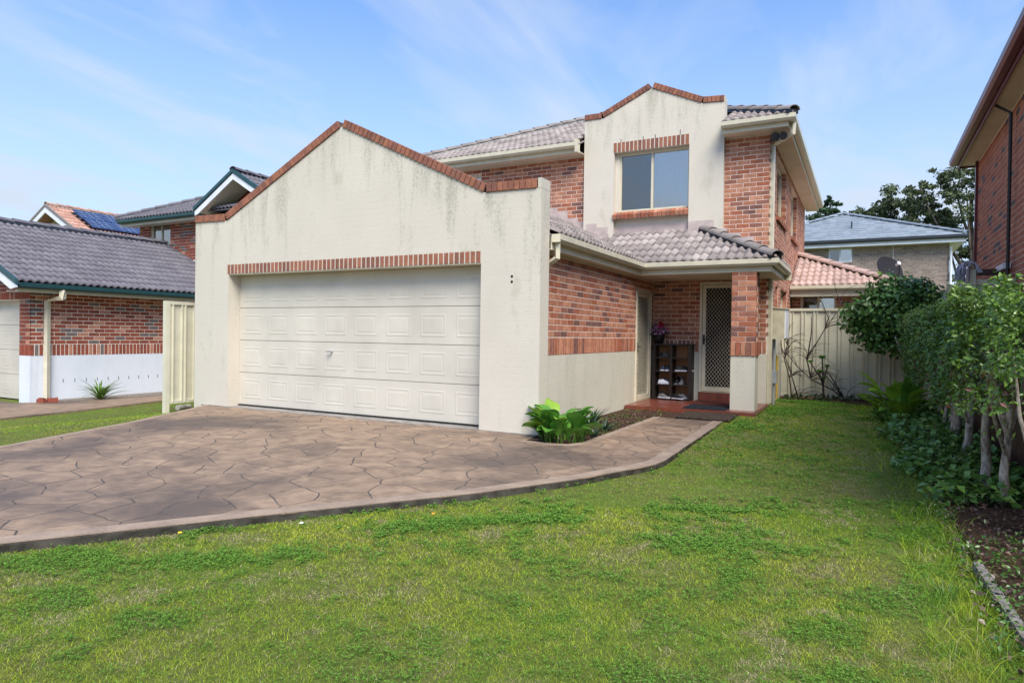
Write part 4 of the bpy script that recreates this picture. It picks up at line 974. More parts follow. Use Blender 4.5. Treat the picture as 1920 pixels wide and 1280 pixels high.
# upper storey
WU = Wall(0, 12.75, 0); UL = Wall(-19.9, 0, -90)
mb = MB().mat(M['mortar_l']); WU.grid(mb, -19.9, -13.2, 1.8, 4.56, [(-19.35, -18.42, 3.3, 4.50)], -.2, -.01); mb.box(-19.89, -19.7, 12.95, 20, 0, 4.56); mb.box(-14.9, -13.2, 12.76, 12.95, 4.5, 5.0); mb.build('mortar_backing', nb)
LB.course(WU, -19.9, -13.2, 3.35, 4.55, [(-19.35, -18.42, 3.3, 4.50)]); LB.course(WU, -16.0, -13.4, 4.57, 5.4, [], top=lambda x: 4.62+.58*min(x+16.2, -13.36-x)-.02)
window(nb, WU, -19.35, -18.42, 3.3, 4.50, -.05, split=-18.9, panes=('glass', 'glass'), curt=[(-18.87, -18.46, 'curtain_b'), (-19.30, -19.22, 'curtain_b')])
T = Tiles(RT_LEFT); T.plane((-20.3, 12.24, 4.60), (1, 0, 0), .45, 8, 4, [(-20.3, 12.24, 1, -1), (-12.3, 12.24, -1, -1)])
T.plane((-13.30, 12.02, 4.60), (0, 1, 0), .58, 3.4, 1.48)
T.plane((-16.26, 15.4, 4.60), (0, -1, 0), .58, 3.4, 1.48)
T.flush(nb, 300)
mb = MB().mat(RT_LEFT[1]); slab(mb, [(-20.3, 12.24, 4.6), (-12.3, 12.24, 4.6), (-12.3, 16.3, 4.6), (-16.3, 16.24, 6.4)]); slab(mb, [(-20.3, 12.24, 4.6), (-16.3, 16.24, 6.4), (-20.3, 20.2, 4.6)])
slab(mb, [(-13.3, 12.02, 4.6), (-13.3, 15.4, 4.6), (-14.78, 15.4, 5.455), (-14.78, 12.02, 5.455)]); slab(mb, [(-14.78, 12.02, 5.455), (-14.78, 15.4, 5.455), (-16.26, 15.4, 4.6), (-16.26, 12.02, 4.6)]); mb.build('roof_underlay', nb)
caps(nb, (-20.3, 12.24, 4.65), (-16.3, 16.24, 6.45), RT_LEFT, bed=M['charcoal']); caps(nb, (-14.78, 12.0, 5.50), (-14.78, 15.4, 5.50), RT_LEFT)
eaves(nb, [(-20.22, 16), (-20.22, 12.34), (-16.26, 12.34)][:0] or [(-20.22, 12.34), (-16.24, 12.34)], 4.50, 4.42, M['teal'], M['trim'])
mb = MB().mat(M['soffit']); mb.box(-20.2, -13.3, 12.36, 12.75, 4.44, 4.452); mb.prism([(-16.2, 12.06, 4.53), (-14.78, 12.06, 5.36), (-13.36, 12.06, 4.53), (-13.36, 12.06, 4.50), (-14.78, 12.06, 5.32), (-16.2, 12.06, 4.50)], (0, .68, 0)); mb.build('soffit', nb)
mb = MB().mat(M['white']); mb.prism([(-16.30, 12.0, 4.55), (-14.78, 12.0, 5.44), (-14.78, 12.0, 5.28), (-16.16, 12.0, 4.47), (-16.30, 12.0, 4.43)], (0, .03, 0)); mb.prism([(-13.26, 12.0, 4.55), (-14.78, 12.0, 5.44), (-14.78, 12.0, 5.28), (-13.40, 12.0, 4.47), (-13.26, 12.0, 4.43)][::-1], (0, .03, 0)); mb.build('barge_board', nb)
mb = MB().mat(M['teal']); mb.prism([(-16.34, 11.97, 4.56), (-14.78, 11.97, 5.46), (-14.78, 11.97, 5.56), (-16.34, 11.97, 4.66)], (0, .06, 0)); mb.prism([(-13.22, 11.97, 4.56), (-14.78, 11.97, 5.46), (-14.78, 11.97, 5.56), (-13.22, 11.97, 4.66)][::-1], (0, .06, 0)); mb.build('barge_capping', nb)
LB.flush(nb, 300)

# ================================================================== HOUSE WITH SOLAR PANELS
sh_ = thing('solar_house', 'far left house with orange tiled gable roof and solar panels', 'house', (-28.3, 18, -.3))
T = Tiles(RT_ORANGE); T.plane((-24.6, 14.35, 4.11), (0, 1, 0), .53, 14, 3.7); T.flush(sh_, 300)
mb = MB().mat(RT_ORANGE[1]); slab(mb, [(-24.6, 14.35, 4.1), (-24.6, 28.3, 4.1), (-28.3, 28.3, 6.06), (-28.3, 14.35, 6.06)]); slab(mb, [(-28.3, 14.35, 6.06), (-28.3, 28.3, 6.06), (-32, 28.3, 4.1), (-32, 14.35, 4.1)]); mb.build('roof_underlay', sh_)
caps(sh_, (-28.3, 14.33, 6.10), (-28.3, 28, 6.10), RT_ORANGE, bed=M['concrete'])
mb = MB().mat(M['white']); mb.prism([(-28.3, 14.3, 6.02), (-28.3, 14.3, 5.80), (-24.75, 14.3, 3.92), (-24.5, 14.3, 4.03)], (0, .04, 0)); mb.prism([(-28.3, 14.3, 6.02), (-28.3, 14.3, 5.80), (-31.85, 14.3, 3.92), (-32.1, 14.3, 4.03)][::-1], (0, .04, 0)); mb.build('barge_board', sh_)
mb = MB().mat(M['wood_grey']); mb.prism([(-28.3, 14.28, 6.12), (-28.3, 14.28, 6.02), (-24.5, 14.28, 4.01), (-24.45, 14.28, 4.09)], (0, .07, 0)); mb.prism([(-28.3, 14.28, 6.12), (-28.3, 14.28, 6.02), (-32.1, 14.28, 4.01), (-32.15, 14.28, 4.09)][::-1], (0, .07, 0)); mb.build('barge_capping', sh_)
mb = MB().mat(M['soffit']); mb.prism([(-28.3, 14.9, 5.9), (-24.9, 14.9, 4.1), (-24.9, 14.9, -.4), (-31.7, 14.9, -.4), (-31.7, 14.9, 4.1)], (0, .2, 0)); mb.box(-25.1, -24.9, 15.1, 28, -.4, 4.0); mb.build('gable_wall', sh_)
SPX = []
def on_roof(s, y, h): v = Vector((1, 0, -.53)).normalized(); n = Vector((.53, 0, 1)).normalized(); return Vector((-28.3, y, 6.08)) + v*s + n*h
for i in range(6):
    for j in range(2):
        y0 = 15.0+i*1.02; s0 = .55+j*.82
        mb = MB().mat(M['solar']); a = [on_roof(s0, y0, .16), on_roof(s0, y0+1.0, .16), on_roof(s0+.80, y0+1.0, .12), on_roof(s0+.80, y0, .12)]
        mb.prism(a, (.02, 0, .035)); o = mb.build('solar_panel', sh_); SPX.append(o)
for k, o in enumerate(SPX):
    mb = MB().mat(M['grey_metal'])
    y0 = 15.0+(k//2)*1.02; s0 = .55+(k % 2)*.82
    for q in (1, 2, 3): 
        a, b = on_roof(s0+.2*q, y0, .198-.01*q), on_roof(s0+.2*q, y0+1.0, .198-.01*q); mb.tube([a, b], .008, 4)
    for q in (1, 2, 3):
        a, b = on_roof(s0, y0+.25*q, .2), on_roof(s0+.80, y0+.25*q, .158); mb.tube([a, b], .006, 4)
    mb.build('cell_grid', o)
mb = MB().mat(M['black']); mb.prism([on_roof(.52, 14.98, .02), on_roof(2.2, 14.98, .02), on_roof(2.2, 21.1, .02), on_roof(.52, 21.1, .02)], (0, 0, .05)); mb.build('panel_frame_base', sh_)
mb = MB().mat(RT_ORANGE[0]); mb.add([(-32, 27, 4.8), (-24, 27, 4.8), (-24, 37, 4.8), (-32, 37, 4.8), (-28, 32, 7.6)], [(0, 1, 4), (1, 2, 4), (2, 3, 4), (3, 0, 4)]); mb.build('rear_roof', sh_)

# ================================================================== BACK HOUSE
bh = thing('rear_house', 'fawn brick two-storey house with blue-grey hip roof behind the back fence', 'house', (-1, 35, 0))
BB = Pieces(BR_BACK, BW_BACK); WBH = Wall(0, 31, 0)
mb = MB().mat(M['mortar_g']); WBH.grid(mb, -4.9, 2.9, -.3, 5.12, [(-1.37, -.49, 4.50, 5.08)], -.2, -.008); mb.box(2.70, 2.9, 31.2, 39, -.3, 5.12); mb.build('mortar_backing', bh)
BB.course(WBH, -3.2, 2.9, 1.9, 5.1, [(-1.37, -.49, 4.42, 5.09)])
for i in range(10): BB.add(WBH, -1.33+.088*i, 4.46, .078, .075, .03)
BB.flush(bh, 300)
window(bh, WBH, -1.37, -.49, 4.51, 5.08, .0, frame='white', split=-.95, curt=[(-.92, -.53, 'curtain_b')], fw=.05)
T = Tiles(RT_GREY, 'flat'); T.plane((-5.38, 30.5, 5.37), (1, 0, 0), .4035, 8.8, 4.4, [(-5.38, 30.5, 1, -1), (3.42, 30.5, -1, -1)]); T.flush(bh, 300)
mb = MB().mat(RT_GREY[1]); P_ = (-.98, 34.9, 7.14)
for a, b in (((-5.38, 30.5), (3.42, 30.5)), ((3.42, 30.5), (3.42, 39.3)), ((3.42, 39.3), (-5.38, 39.3)), ((-5.38, 39.3), (-5.38, 30.5))): slab(mb, [(*a, 5.36), (*b, 5.36), P_])
mb.build('roof_underlay', bh)
caps(bh, (3.42, 30.5, 5.40), (-.98, 34.9, 7.18), RT_GREY, r=.10); caps(bh, (-5.38, 30.5, 5.40), (-.98, 34.9, 7.18), RT_GREY, r=.10)
eaves(bh, [(-5.3, 30.58), (3.36, 30.58), (3.36, 39)], 5.25, 5.10, M['charcoal'], M['white'])
mb = MB().mat(M['white']); mb.box(-5.3, 3.34, 30.6, 31, 5.11, 5.12); mb.box(2.9, 3.34, 31, 39, 5.11, 5.12); mb.build('soffit', bh)
mb = MB().mat(M['white']); mb.tube([(3.3, 30.75, 5.25), (3.3, 30.75, 5.08), (2.95, 30.93, 4.98), (2.95, 30.93, .0)], .045, 8); mb.build('downpipe', bh)
mb = MB().mat(M['white']); mb.box(.98, 1.0, 30.975, 30.99, 2.0, 5.1); mb.build('expansion_joint', bh)
mb = MB().mat(M['charcoal']); mb.tube([(-.55, 32.2, 6.0), (-.55, 32.2, 6.38)], .03, 8); mb.build('vent_pipe', bh)

# ================================================================== RIGHT NEIGHBOUR
rh = thing('right_house', 'tall red brick house with maroon gutter at the right edge', 'house', (4, 10, 0))
RB = Pieces(BR_RIGHT, BW_RIGHT); WRN = Wall(1.8, 0, -90)   # u = -Y
mb = MB().mat(M['mortar_l']); WRN.grid(mb, -14.78, -4.5, .2, 4.6, [], -.2, -.006); mb.box(1.81, 8, 14.5, 14.78, .2, 4.6); mb.build('mortar_backing', rh)
RB.course(WRN, -14.78, -4.5, 1.03, 4.58, []); RB.flush(rh, 300)
mb = MB().mat(M['maroon']); mb.box(1.76, 1.815, 14.74, 14.82, .2, 4.58); mb.build('corner_trim', rh)
mb = MB().mat(M['black']); mb.tube([(1.73, 11.25, 2.2), (1.73, 11.25, 4.42), (1.56, 11.30, 4.56)], .022, 8); mb.build('downpipe', rh)
mb = MB().mat(M['soffit']); mb.box(1.53, 1.8, 4.5, 15.12, 4.585, 4.60); mb.box(1.81, 8, 14.78, 15.12, 4.585, 4.60); mb.build('soffit', rh)
eaves(rh, [(8, 15.14), (1.52, 15.14), (1.52, 4.5)], 4.63, 4.55, M['maroon'], M['maroon'])
mb = MB().mat(M['white']); mb.box(1.396, 1.402, 4.5, 15.27, 4.722, 4.737); mb.build('gutter_lip', rh)
mb = MB().mat(RT_LEFT[0]); slab(mb, [(1.45, 4.5, 4.74), (1.45, 15.2, 4.74), (5, 11.7, 6.3), (5, 4.5, 6.3)]); slab(mb, [(1.45, 15.2, 4.74), (9, 15.2, 4.74), (5, 11.7, 6.3)]); mb.build('roof', rh)
mb = MB().mat(M['white']); mb.box(1.70, 1.79, 11.4, 12.0, 2.30, 2.38); mb.build('air_conditioner', rh)
bm_ = MB().mat(M['wood_brown']); bm_.box(1.36, 1.78, 11.9, 12.0, 2.26, 2.345); tag(bm_.build('timber_beam'), 'dark brown timber beam behind the return fence beside the right house', 'beam')

# ================================================================== FENCES
def sheet(parent, p0, p1, z0, z1, nrm, W=.78, ribs=3):
    p0, p1 = Vector((*p0, 0)), Vector((*p1, 0)); L = (p1-p0).length; d = (p1-p0)/L; n = Vector((*nrm, 0)); k = max(1, int(round(L/W))); w = L/k
    for i in range(k):
        mb = MB().mat(M['colorbond']); prof = []
        for r in range(ribs):
            b = w/ribs*r; prof += [(b, 0), (b+w/ribs*.60, 0), (b+w/ribs*.63, .036), (b+w/ribs*.70, .036), (b+w/ribs*.73, .010), (b+w/ribs*.89, .010), (b+w/ribs*.92, .036), (b+w/ribs*.98, .036)]
        prof.append((w, 0)); vs = []
        for s_, o in prof:
            q = p0+d*(i*w+s_)+n*o; vs += [(q.x, q.y, z0), (q.x, q.y, z1)]
        m = len(prof); mb.add(vs, [(2*j, 2*j+2, 2*j+3, 2*j+1) for j in range(m-1)]); mb.build('fence_sheet', parent, fix=False)
f1 = thing('back_fence', 'cream ribbed metal fence closing the side yard behind the bare vines', 'fence', (-.15, 15.7, 0))
sheet(f1, (-1.60, 15.70), (1.28, 15.70), .03, 1.90, (0, -1))
mb = MB().mat(M['colorbond']); mb.box(-1.60, 1.28, 15.655, 15.72, 1.885, 1.94); mb.build('top_rail', f1); mb = MB().mat(M['colorbond']); mb.box(-1.60, 1.28, 15.67, 15.72, .02, .07); mb.build('bottom_rail', f1)
mb = MB().mat(M['colorbond']); mb.box(1.22, 1.28, 15.64, 15.70, 0, 1.94); mb.build('post', f1)
f2 = thing('boundary_fence', 'cream metal boundary fence running behind the hedge to the corner post', 'fence', (1.3, 13, 0))
sheet(f2, (1.30, 15.7), (1.30, 11.1), .05, 2.15, (-1, 0)); 
mb = MB().mat(M['colorbond']); mb.box(1.27, 1.33, 11.1, 15.7, 2.13, 2.19); mb.build('top_rail', f2)
for y in (11.07, 13.4): mb = MB().mat(M['colorbond']); mb.box(1.255, 1.345, y-.045, y+.045, 0, 2.27 if y < 12 else 2.22); mb.build('post', f2)
f3 = thing('side_gate_fence', 'short cream metal fence between corner post and red brick house', 'fence', (1.55, 11.1, 0))
sheet(f3, (1.35, 11.1), (1.79, 11.1), .05, 2.08, (0, -1), W=.44, ribs=2); mb = MB().mat(M['colorbond']); mb.box(1.346, 1.79, 11.07, 11.13, 2.06, 2.13); mb.build('top_rail', f3)
f5 = thing('front_boundary_fence', 'low dark timber fence hidden in the hedge at right', 'fence', (1.35, 7, 0))
for i in range(30): 
    mb = MB().mat(M['wood_brown']); y = 11.0-i*.21; mb.box(1.34, 1.36, y-.20, y, -.05, .92+random.uniform(-.01, .01)); mb.build('paling', f5)
f4 = thing('left_fence', 'cream metal fence panel beside the garage left corner', 'fence', (-10.8, 10, -.1))
sheet(f4, (-10.80, 14.0), (-10.80, 7.45), .0, 1.74, (1, 0), W=.72)
mb = MB().mat(M['colorbond']); mb.box(-10.83, -10.77, 7.42, 14.0, 1.73, 1.79); mb.build('top_rail', f4); mb = MB().mat(M['colorbond']); mb.box(-10.83, -10.77, 7.42, 14.0, -.02, .03); mb.build('bottom_rail', f4)
mb = MB().mat(M['colorbond']); mb.box(-10.84, -10.76, 7.38, 7.46, -.2, 1.79); mb.build('post', f4)
mb = MB().mat(M['concrete']); mb.tube([(-10.62, 7.75, -.08), (-10.48, 7.42, -.06)], .045, 12); tag(mb.build('pipe_offcut'), 'short pale pipe offcut lying in grass by the left fence', 'pipe')
for i, (x, y, a, l) in enumerate([(-15.15, 7.62, .3, 'broken brown brick beside the left neighbour downpipe'), (-15.05, 7.78, 1.2, 'tilted brick lump at the gravel edge near the downpipe')]):
    mb = MB().mat(BR_LEFT[1]); p = Vector((x, y, -.27)); u = Vector((math.cos(a), math.sin(a), 0)); v = Vector((-u.y, u.x, 0)); mb.hexa([p-u*.09-v*.05, p+u*.10-v*.06, p+u*.09+v*.04, p-u*.1+v*.05, p-u*.08-v*.05+Vector((0, 0, .07)), p+u*.08-v*.05+Vector((0, 0, .11)), p+u*.07+v*.04+Vector((0, 0, .08)), p-u*.1+v*.04+Vector((0, 0, .1))]); tag(mb.build('loose_brick'), l, 'brick')

# mop head drying on the corner post
mop = thing('mop', 'grey string mop head draped over the fence corner post', 'mop', (1.3, 11.07, 2.25))
mpm = plain('mop_strings', (.42, .40, .46), .95, .1, .25, 30)
for i in range(44):
    a = random.uniform(-.6, .9); x = 1.30-.03+random.uniform(-.06, .03); y = 10.98+random.uniform(-.03, .12); L = random.uniform(.16, .27); ox = -random.uniform(.03, .12)
    mb = MB().mat(mpm) if i % 60 == 0 else mb; mb.mat(mpm)
    mb.tube([(1.38+random.uniform(-.02, .03), y, 2.22), (1.33, y, 2.33+random.uniform(0, .02)), (x, y, 2.35+random.uniform(0, .03)), (x+ox*.7, y, 2.30+random.uniform(0, .04)), (x+ox, y-.02, 2.24), (x+ox*1.05, y-.02, 2.30-L)], [.010, .010, .011, .010, .009, .005], 5)
mb.build('strings', mop, fix=False)

# satellite dish
sd = thing('satellite_dish', 'dark round satellite dish on a mast above the rear bush', 'satellite dish', (.55, 18.3, 2.3))
dn = Vector((.55, -.70, .45)).normalized(); dx = dn.cross(Vector((0, 0, 1))).normalized(); dy = dx.cross(dn); dc = Vector((.52, 18.1, 2.98))
mb = MB().mat(plain('dish_face', (.022, .020, .024), .75, .15)); vs = [dc - dn*.05]; R_ = .34
for r in (.35, .7, 1.0):
    for k in range(24):
        t = 2*math.pi*k/24; vs.append(dc + (dx*math.cos(t)*.95 + dy*math.sin(t))*R_*r - dn*.05*(1-r*r))
n0 = len(vs); vs += [Vector(v)-dn*.012 for v in vs]
fs = [(0, 1+k, 1+(k+1) % 24) for k in range(24)] + [(1+24*i+k, 1+24*(i+1)+k, 1+24*(i+1)+(k+1) % 24, 1+24*i+(k+1) % 24) for i in range(2) for k in range(24)]
fs += [tuple(n0+q for q in f[::-1]) for f in fs] + [(49+k, 49+(k+1) % 24, n0+49+(k+1) % 24, n0+49+k) for k in range(24)]
mb.add(vs, fs); mb.build('reflector', sd, smooth=False)
mb = MB().mat(M['grey_metal']); mb.tube([(.6, 18.35, 2.2), (.6, 18.35, 2.85), dc-dn*.06], .022, 8); mb.build('mast', sd)
mb = MB().mat(M['black']); mb.tube([dc-dy*.33, dc-dy*.32+dn*.3+dx*.1, dc+dn*.42-dy*.12+dx*.12], .013, 6); mb.build('arm', sd)
mb = MB().mat(M['white']); q = dc+dn*.42-dy*.12+dx*.12; mb.tube([q-dn*.0, q-dn*.10], [.045, .03], 10); mb.build('receiver', sd)

# ================================================================== VEGETATION
rng = np.random.default_rng(5)
def npmesh(name, verts, faces3, cols, mat, origin=(0, 0, 0), parent=None, kind=None, nper=3):
    me = bpy.data.meshes.new(name); V = (np.asarray(verts)-np.array(origin)).astype(np.float32); F = np.asarray(faces3, dtype=np.int32)
    me.vertices.add(len(V)); me.vertices.foreach_set('co', V.ravel())
    me.loops.add(F.size); me.loops.foreach_set('vertex_index', F.ravel())
    me.polygons.add(len(F)); me.polygons.foreach_set('loop_start', np.arange(0, F.size, nper, dtype=np.int32)); me.polygons.foreach_set('loop_total', np.full(len(F), nper, dtype=np.int32))
    me.update(calc_edges=True)
    ca = me.color_attributes.new('Col', 'FLOAT_COLOR', 'POINT'); C4 = np.ones((len(V), 4), np.float32); C4[:, :3] = cols; ca.data.foreach_set('color', C4.ravel())
    me.materials.append(mat); o = bpy.data.objects.new(name, me); o.location = origin; link(o, parent)
    if kind: o['kind'] = kind
    return o

def unit(v): return v/np.maximum(1e-9, np.linalg.norm(v, axis=-1, keepdims=True))
def leaves_np(P, N, size, aspect, cols, fold=.25, jitter=.5):
    """folded diamond leaves: centres P, facing N"""
    n = len(P); N = unit(N + rng.normal(0, jitter, (n, 3))); t = unit(np.cross(N, rng.normal(0, 1, (n, 3)))); b = np.cross(N, t)
    L = size*rng.uniform(.65, 1.25, n)[:, None]; W = L*aspect
    a0 = P-t*L*.5; a1 = P+b*W*.5+N*W*fold-t*L*.05; a2 = P+t*L*.5-N*L*.12; a3 = P-b*W*.5+N*W*fold-t*L*.05
    V = np.stack([a0, a1, a2, a3], 1).reshape(-1, 3); i = np.arange(n)[:, None]*4
    F = np.concatenate([i+np.array([[0, 1, 2]]), i+np.array([[0, 2, 3]])], 1).reshape(-1, 3)
    return V, F, np.repeat(cols, 4, axis=0)

def vn(x, y, s, seed=0):   # smooth value noise
    r = np.random.default_rng(seed).random((64, 64)); X = x*s+100; Y = y*s+100; xi = np.floor(X).astype(int); yi = np.floor(Y).astype(int); fx = X-xi; fy = Y-yi
    fx = fx*fx*(3-2*fx); fy = fy*fy*(3-2*fy); g = lambda a, b: r[a % 64, b % 64]
    return (g(xi, yi)*(1-fx)+g(xi+1, yi)*fx)*(1-fy)+(g(xi, yi+1)*(1-fx)+g(xi+1, yi+1)*fx)*fy
def fbm(x, y, s, seed): return (vn(x, y, s, seed)+.5*vn(x, y, s*2.1, seed+1)+.25*vn(x, y, s*4.3, seed+2))/1.75
def gzn(x, y):
    ss = lambda t: np.clip(t, 0, 1)**2*(3-2*np.clip(t, 0, 1))
    L = -.060+.055*ss((y-5.5)/7); L = L+np.where(x > .3, .05*ss((x-.3)/.6), 0); w = ss((-9.0-x)/3.6); L = np.where((x < -7) & (y < 8), np.maximum(L, -.05), L)
    return L*(1-w)-.31*w
def projn(x, y, z):
    v = np.stack([x, y, z-1.28], 1); d = v @ FWD; return 960+1242.4*(v @ RGT)/d, 640-1242.4*(v @ UPV)/d, d
def inpoly_n(x, y, P):
    c = np.zeros(len(x), bool); j = len(P)-1
    for i in range(len(P)):
        xi, yi, xj, yj = *P[i], *P[j]
        if yi != yj: c ^= ((yi > y) != (yj > y)) & (x < (xj-xi)*(y-yi)/(yj-yi)+xi)
        j = i
    return c
bedx = lambda y: np.interp(y, [0, 3.7, 4.6, 7, 9.5, 12, 14.4, 15.2], [.62, .62, .58, .55, .45, .35, .2, -1.0])
def lawn_mask(x, y):
    m = ~inpoly_n(x, y, DW_POLY)
    right = (x > -6) & (x < bedx(y)+rng.normal(0, .05, len(x))) & (y < 15.6) & ~((y > 11.45) & (x < -1.56)) & ~((x < -1.9) & (y > 6.9))
    nd = np.interp(y, [1, 4.5, 5.9, 7.4, 9.4, 16], [-12.2, -12.9, -13.05, -13.25, -13.7, -14.1])
    left = (x <= -6.5) & (x > nd) & (y < 14) & ~((x > -10.35) & (y > 7.58))
    return m & (right | left)
PATCH = [(-4.05, 2.15, .55, .22, .3), (-3.35, 2.55, .42, .22, .6), (-3.0, 2.85, .35, .2, .8), (-2.55, 3.9, .55, .22, .8), (-2.05, 4.3, .5, .16, .5), (-1.15, 5.2, .55, .13, .4), (-.9, 4.4, .5, .14, .3),
         (-2.9, 1.9, .25, .1, .2), (.15, 2.75, .55, .3, .2), (-.15, 3.3, .3, .2, .9), (.25, 3.9, .25, .35, 0), (-.55, 2.5, .35, .16, .2), (-3.45, 1.85, .30, .12, .1), (-1.6, 10.3, .25, .9, 0), (-.9, 14.6, .8, .5, 0), (-1.3, 12.6, .3, 1.0, 0), (-.5, 8.0, .3, .18, 0), (-1.2, 7.2, .28, .14, .5)]
def patch_val(x, y):
    v = np.zeros(len(x))
    for cx, cy, a, b, t in PATCH:
        u = (x-cx)*math.cos(t)+(y-cy)*math.sin(t); w = -(x-cx)*math.sin(t)+(y-cy)*math.cos(t); v = np.maximum(v, .8*(1-np.sqrt((u/a)**2+(w/b)**2)))
    return v+.75*(fbm(x, y, 3.1, 40)-.5)+.55*(vn(x, y, 13, 44)-.5)+.3*(vn(x, y, 29, 47)-.5)

def scatter(zones):
    X, Y, Z = [], [], []
    for x0, x1, y0, y1, dens, dmin, dmax in zones:
        n = int((x1-x0)*(y1-y0)*dens); x = rng.uniform(x0, x1, n); y = rng.uniform(y0, y1, n); z = gzn(x, y); px, py, d = projn(x, y, z)
        k = (d > dmin) & (d <= dmax) & (px > -260) & (px < 2180) & (py < 1500); X.append(x[k]); Y.append(y[k]); Z.append(z[k])
    return np.concatenate(X), np.concatenate(Y), np.concatenate(Z)

def build_grass():
    x, y, z = scatter([(-5.5, 1.2, 1.0, 4.6, 21000, 1.2, 3.4), (-7.5, 1.2, .8, 7.2, 11500, 3.4, 5.2), (-4, 1.2, 3.6, 10.5, 5000, 5.2, 8), (-3, 1.2, 6, 15.8, 2900, 8, 16), (-14.5, -6.5, 1, 14, 1100, 3, 20)])
    k = lawn_mask(x, y); x, y, z = x[k], y[k], z[k]; n = len(x); px, py, d = projn(x, y, z)
    tone = fbm(x, y, .9, 3); dry = fbm(x, y, 1.5, 9)*.5+fbm(x, y, 7, 12)*.5; dark = patch_val(x, y)
    edge = np.clip((x-(bedx(y)-.5))/.5, 0, 1)*(x > -6)
    wild = ((edge > .3) & (y < 9)) | ((x < -6.5))
    rh = rng.random(n)
    h = (.006+.014*rng.random(n)**1.3)*(1+.8*np.clip(tone-.4, 0, 1)) + np.where(edge > .3, .02*rng.random(n)+(rh < .12)*rng.uniform(.02, .09, n), 0)
    w = np.clip(d*.00062, .0015, .0065)*rng.uniform(.7, 1.5, n)
    pick = rng.random(n); drym = np.clip((dry-.44)*4.6, .07, .88)*np.where(dark > 0, .25, 1)*(1-.7*edge)*np.where(y > 12.5, .35, 1)*np.where(x < -6.5, .5, 1)
    isd = pick < drym
    g1 = np.array([.24, .375, .025]); g2 = np.array([.46, .505, .05]); g3 = np.array([.09, .24, .028]); s1 = np.array([.62, .54, .32]); s2 = np.array([.38, .29, .17])
    a = np.clip(tone*1.7-.35+rng.normal(0, .22, n), 0, 1)[:, None]; C = g1*(1-a)+g2*a; dk = np.clip(dark*2+.2+.6*(y > 12.8), 0, 1)[:, None]*(rng.random(n)[:, None]*.4+.6); C = C*(1-dk)+g3*dk
    b = rng.random(n)[:, None]; C = np.where(isd[:, None], s1*b+s2*(1-b), C)*rng.uniform(.5, 1.35, n)[:, None]
    h = np.where(isd, h*.75, h)
    ang = rng.uniform(0, 2*math.pi, n); lean = rng.uniform(.3, 1.9, n)*h*np.where(isd, 1.7, 1.0); dx, dy = np.cos(ang), np.sin(ang)
    la = rng.uniform(0, 2*math.pi, n); lx, ly = np.cos(la)*lean, np.sin(la)*lean
    base = np.stack([x, y, z-.002], 1)
    p0 = base-np.stack([dx*w/2, dy*w/2, np.zeros(n)], 1); p1 = base+np.stack([dx*w/2, dy*w/2, np.zeros(n)], 1)
    mid = base+np.stack([lx*.35, ly*.35, h*.62], 1); p2 = mid-np.stack([dx*w*.4, dy*w*.4, np.zeros(n)], 1); p3 = mid+np.stack([dx*w*.4, dy*w*.4, np.zeros(n)], 1)
    tip = base+np.stack([lx, ly, h], 1)
    near = d < 5.2
    def emit(k, full):
        m = k.sum(); 
        if full:
            V = np.stack([p0[k], p1[k], p3[k], p2[k], tip[k]], 1).reshape(-1, 3); i = np.arange(m)[:, None]*5
            F = np.concatenate([i+[[0, 1, 2]], i+[[0, 2, 3]], i+[[3, 2, 4]]], 1).reshape(-1, 3); CC = np.repeat(C[k], 5, axis=0)
        else:
            V = np.stack([p0[k], p1[k], tip[k]], 1).reshape(-1, 3); F = np.arange(m*3).reshape(-1, 3); CC = np.repeat(C[k], 3, axis=0)
        return V, F, CC
    V1, F1, C1 = emit(near, True); V2, F2, C2 = emit(~near, False)
    o = npmesh('lawn_grass', np.concatenate([V1, V2]), np.concatenate([F1, F2+len(V1)]), np.concatenate([C1, C2]), M['grass'], origin=(-1, 6, -.05))
    tag(o, 'patchy short lawn grass with straw coloured dry patches', 'grass', kind='stuff')
    print('grass blades', n, 'tris', len(F1)+len(F2))
build_grass()

def build_clover():
    x, y, z = scatter([(-5.5, 1.2, 1.0, 7.5, 6500, 1.2, 5.5), (-4, 1.2, 4, 15.6, 1300, 5.5, 16)])
    k = lawn_mask(x, y) & (patch_val(x, y)+rng.normal(0, .12, len(x)) > .22); x, y, z = x[k], y[k], z[k]; n = len(x)
    _, _, d = projn(x, y, z); P = []; N = []
    hh = rng.uniform(.006, .034, n); s = np.clip(d*.0022, .0065, .020); an = rng.uniform(0, 6.28, n)
    for q in range(3):
        a = an+q*2.094; P.append(np.stack([x+np.cos(a)*s*.55, y+np.sin(a)*s*.55, z+hh], 1)); N.append(np.tile([0, 0, 1.], (n, 1)))
    P = np.concatenate(P); N = np.concatenate(N); t = rng.random((len(P), 1)); C = np.array([.10, .22, .035])*(1-t)+np.array([.20, .36, .055])*t
    V, F, CC = leaves_np(P, N, (np.tile(s, 3)*1.15)[:, None], .85, C, .12, .45)
    tag(npmesh('clover_patches', V, F, CC, M['grass'], origin=(-2, 4, -.05)), 'dark green clover patches spread through the lawn', 'clover', kind='stuff')
build_clover()

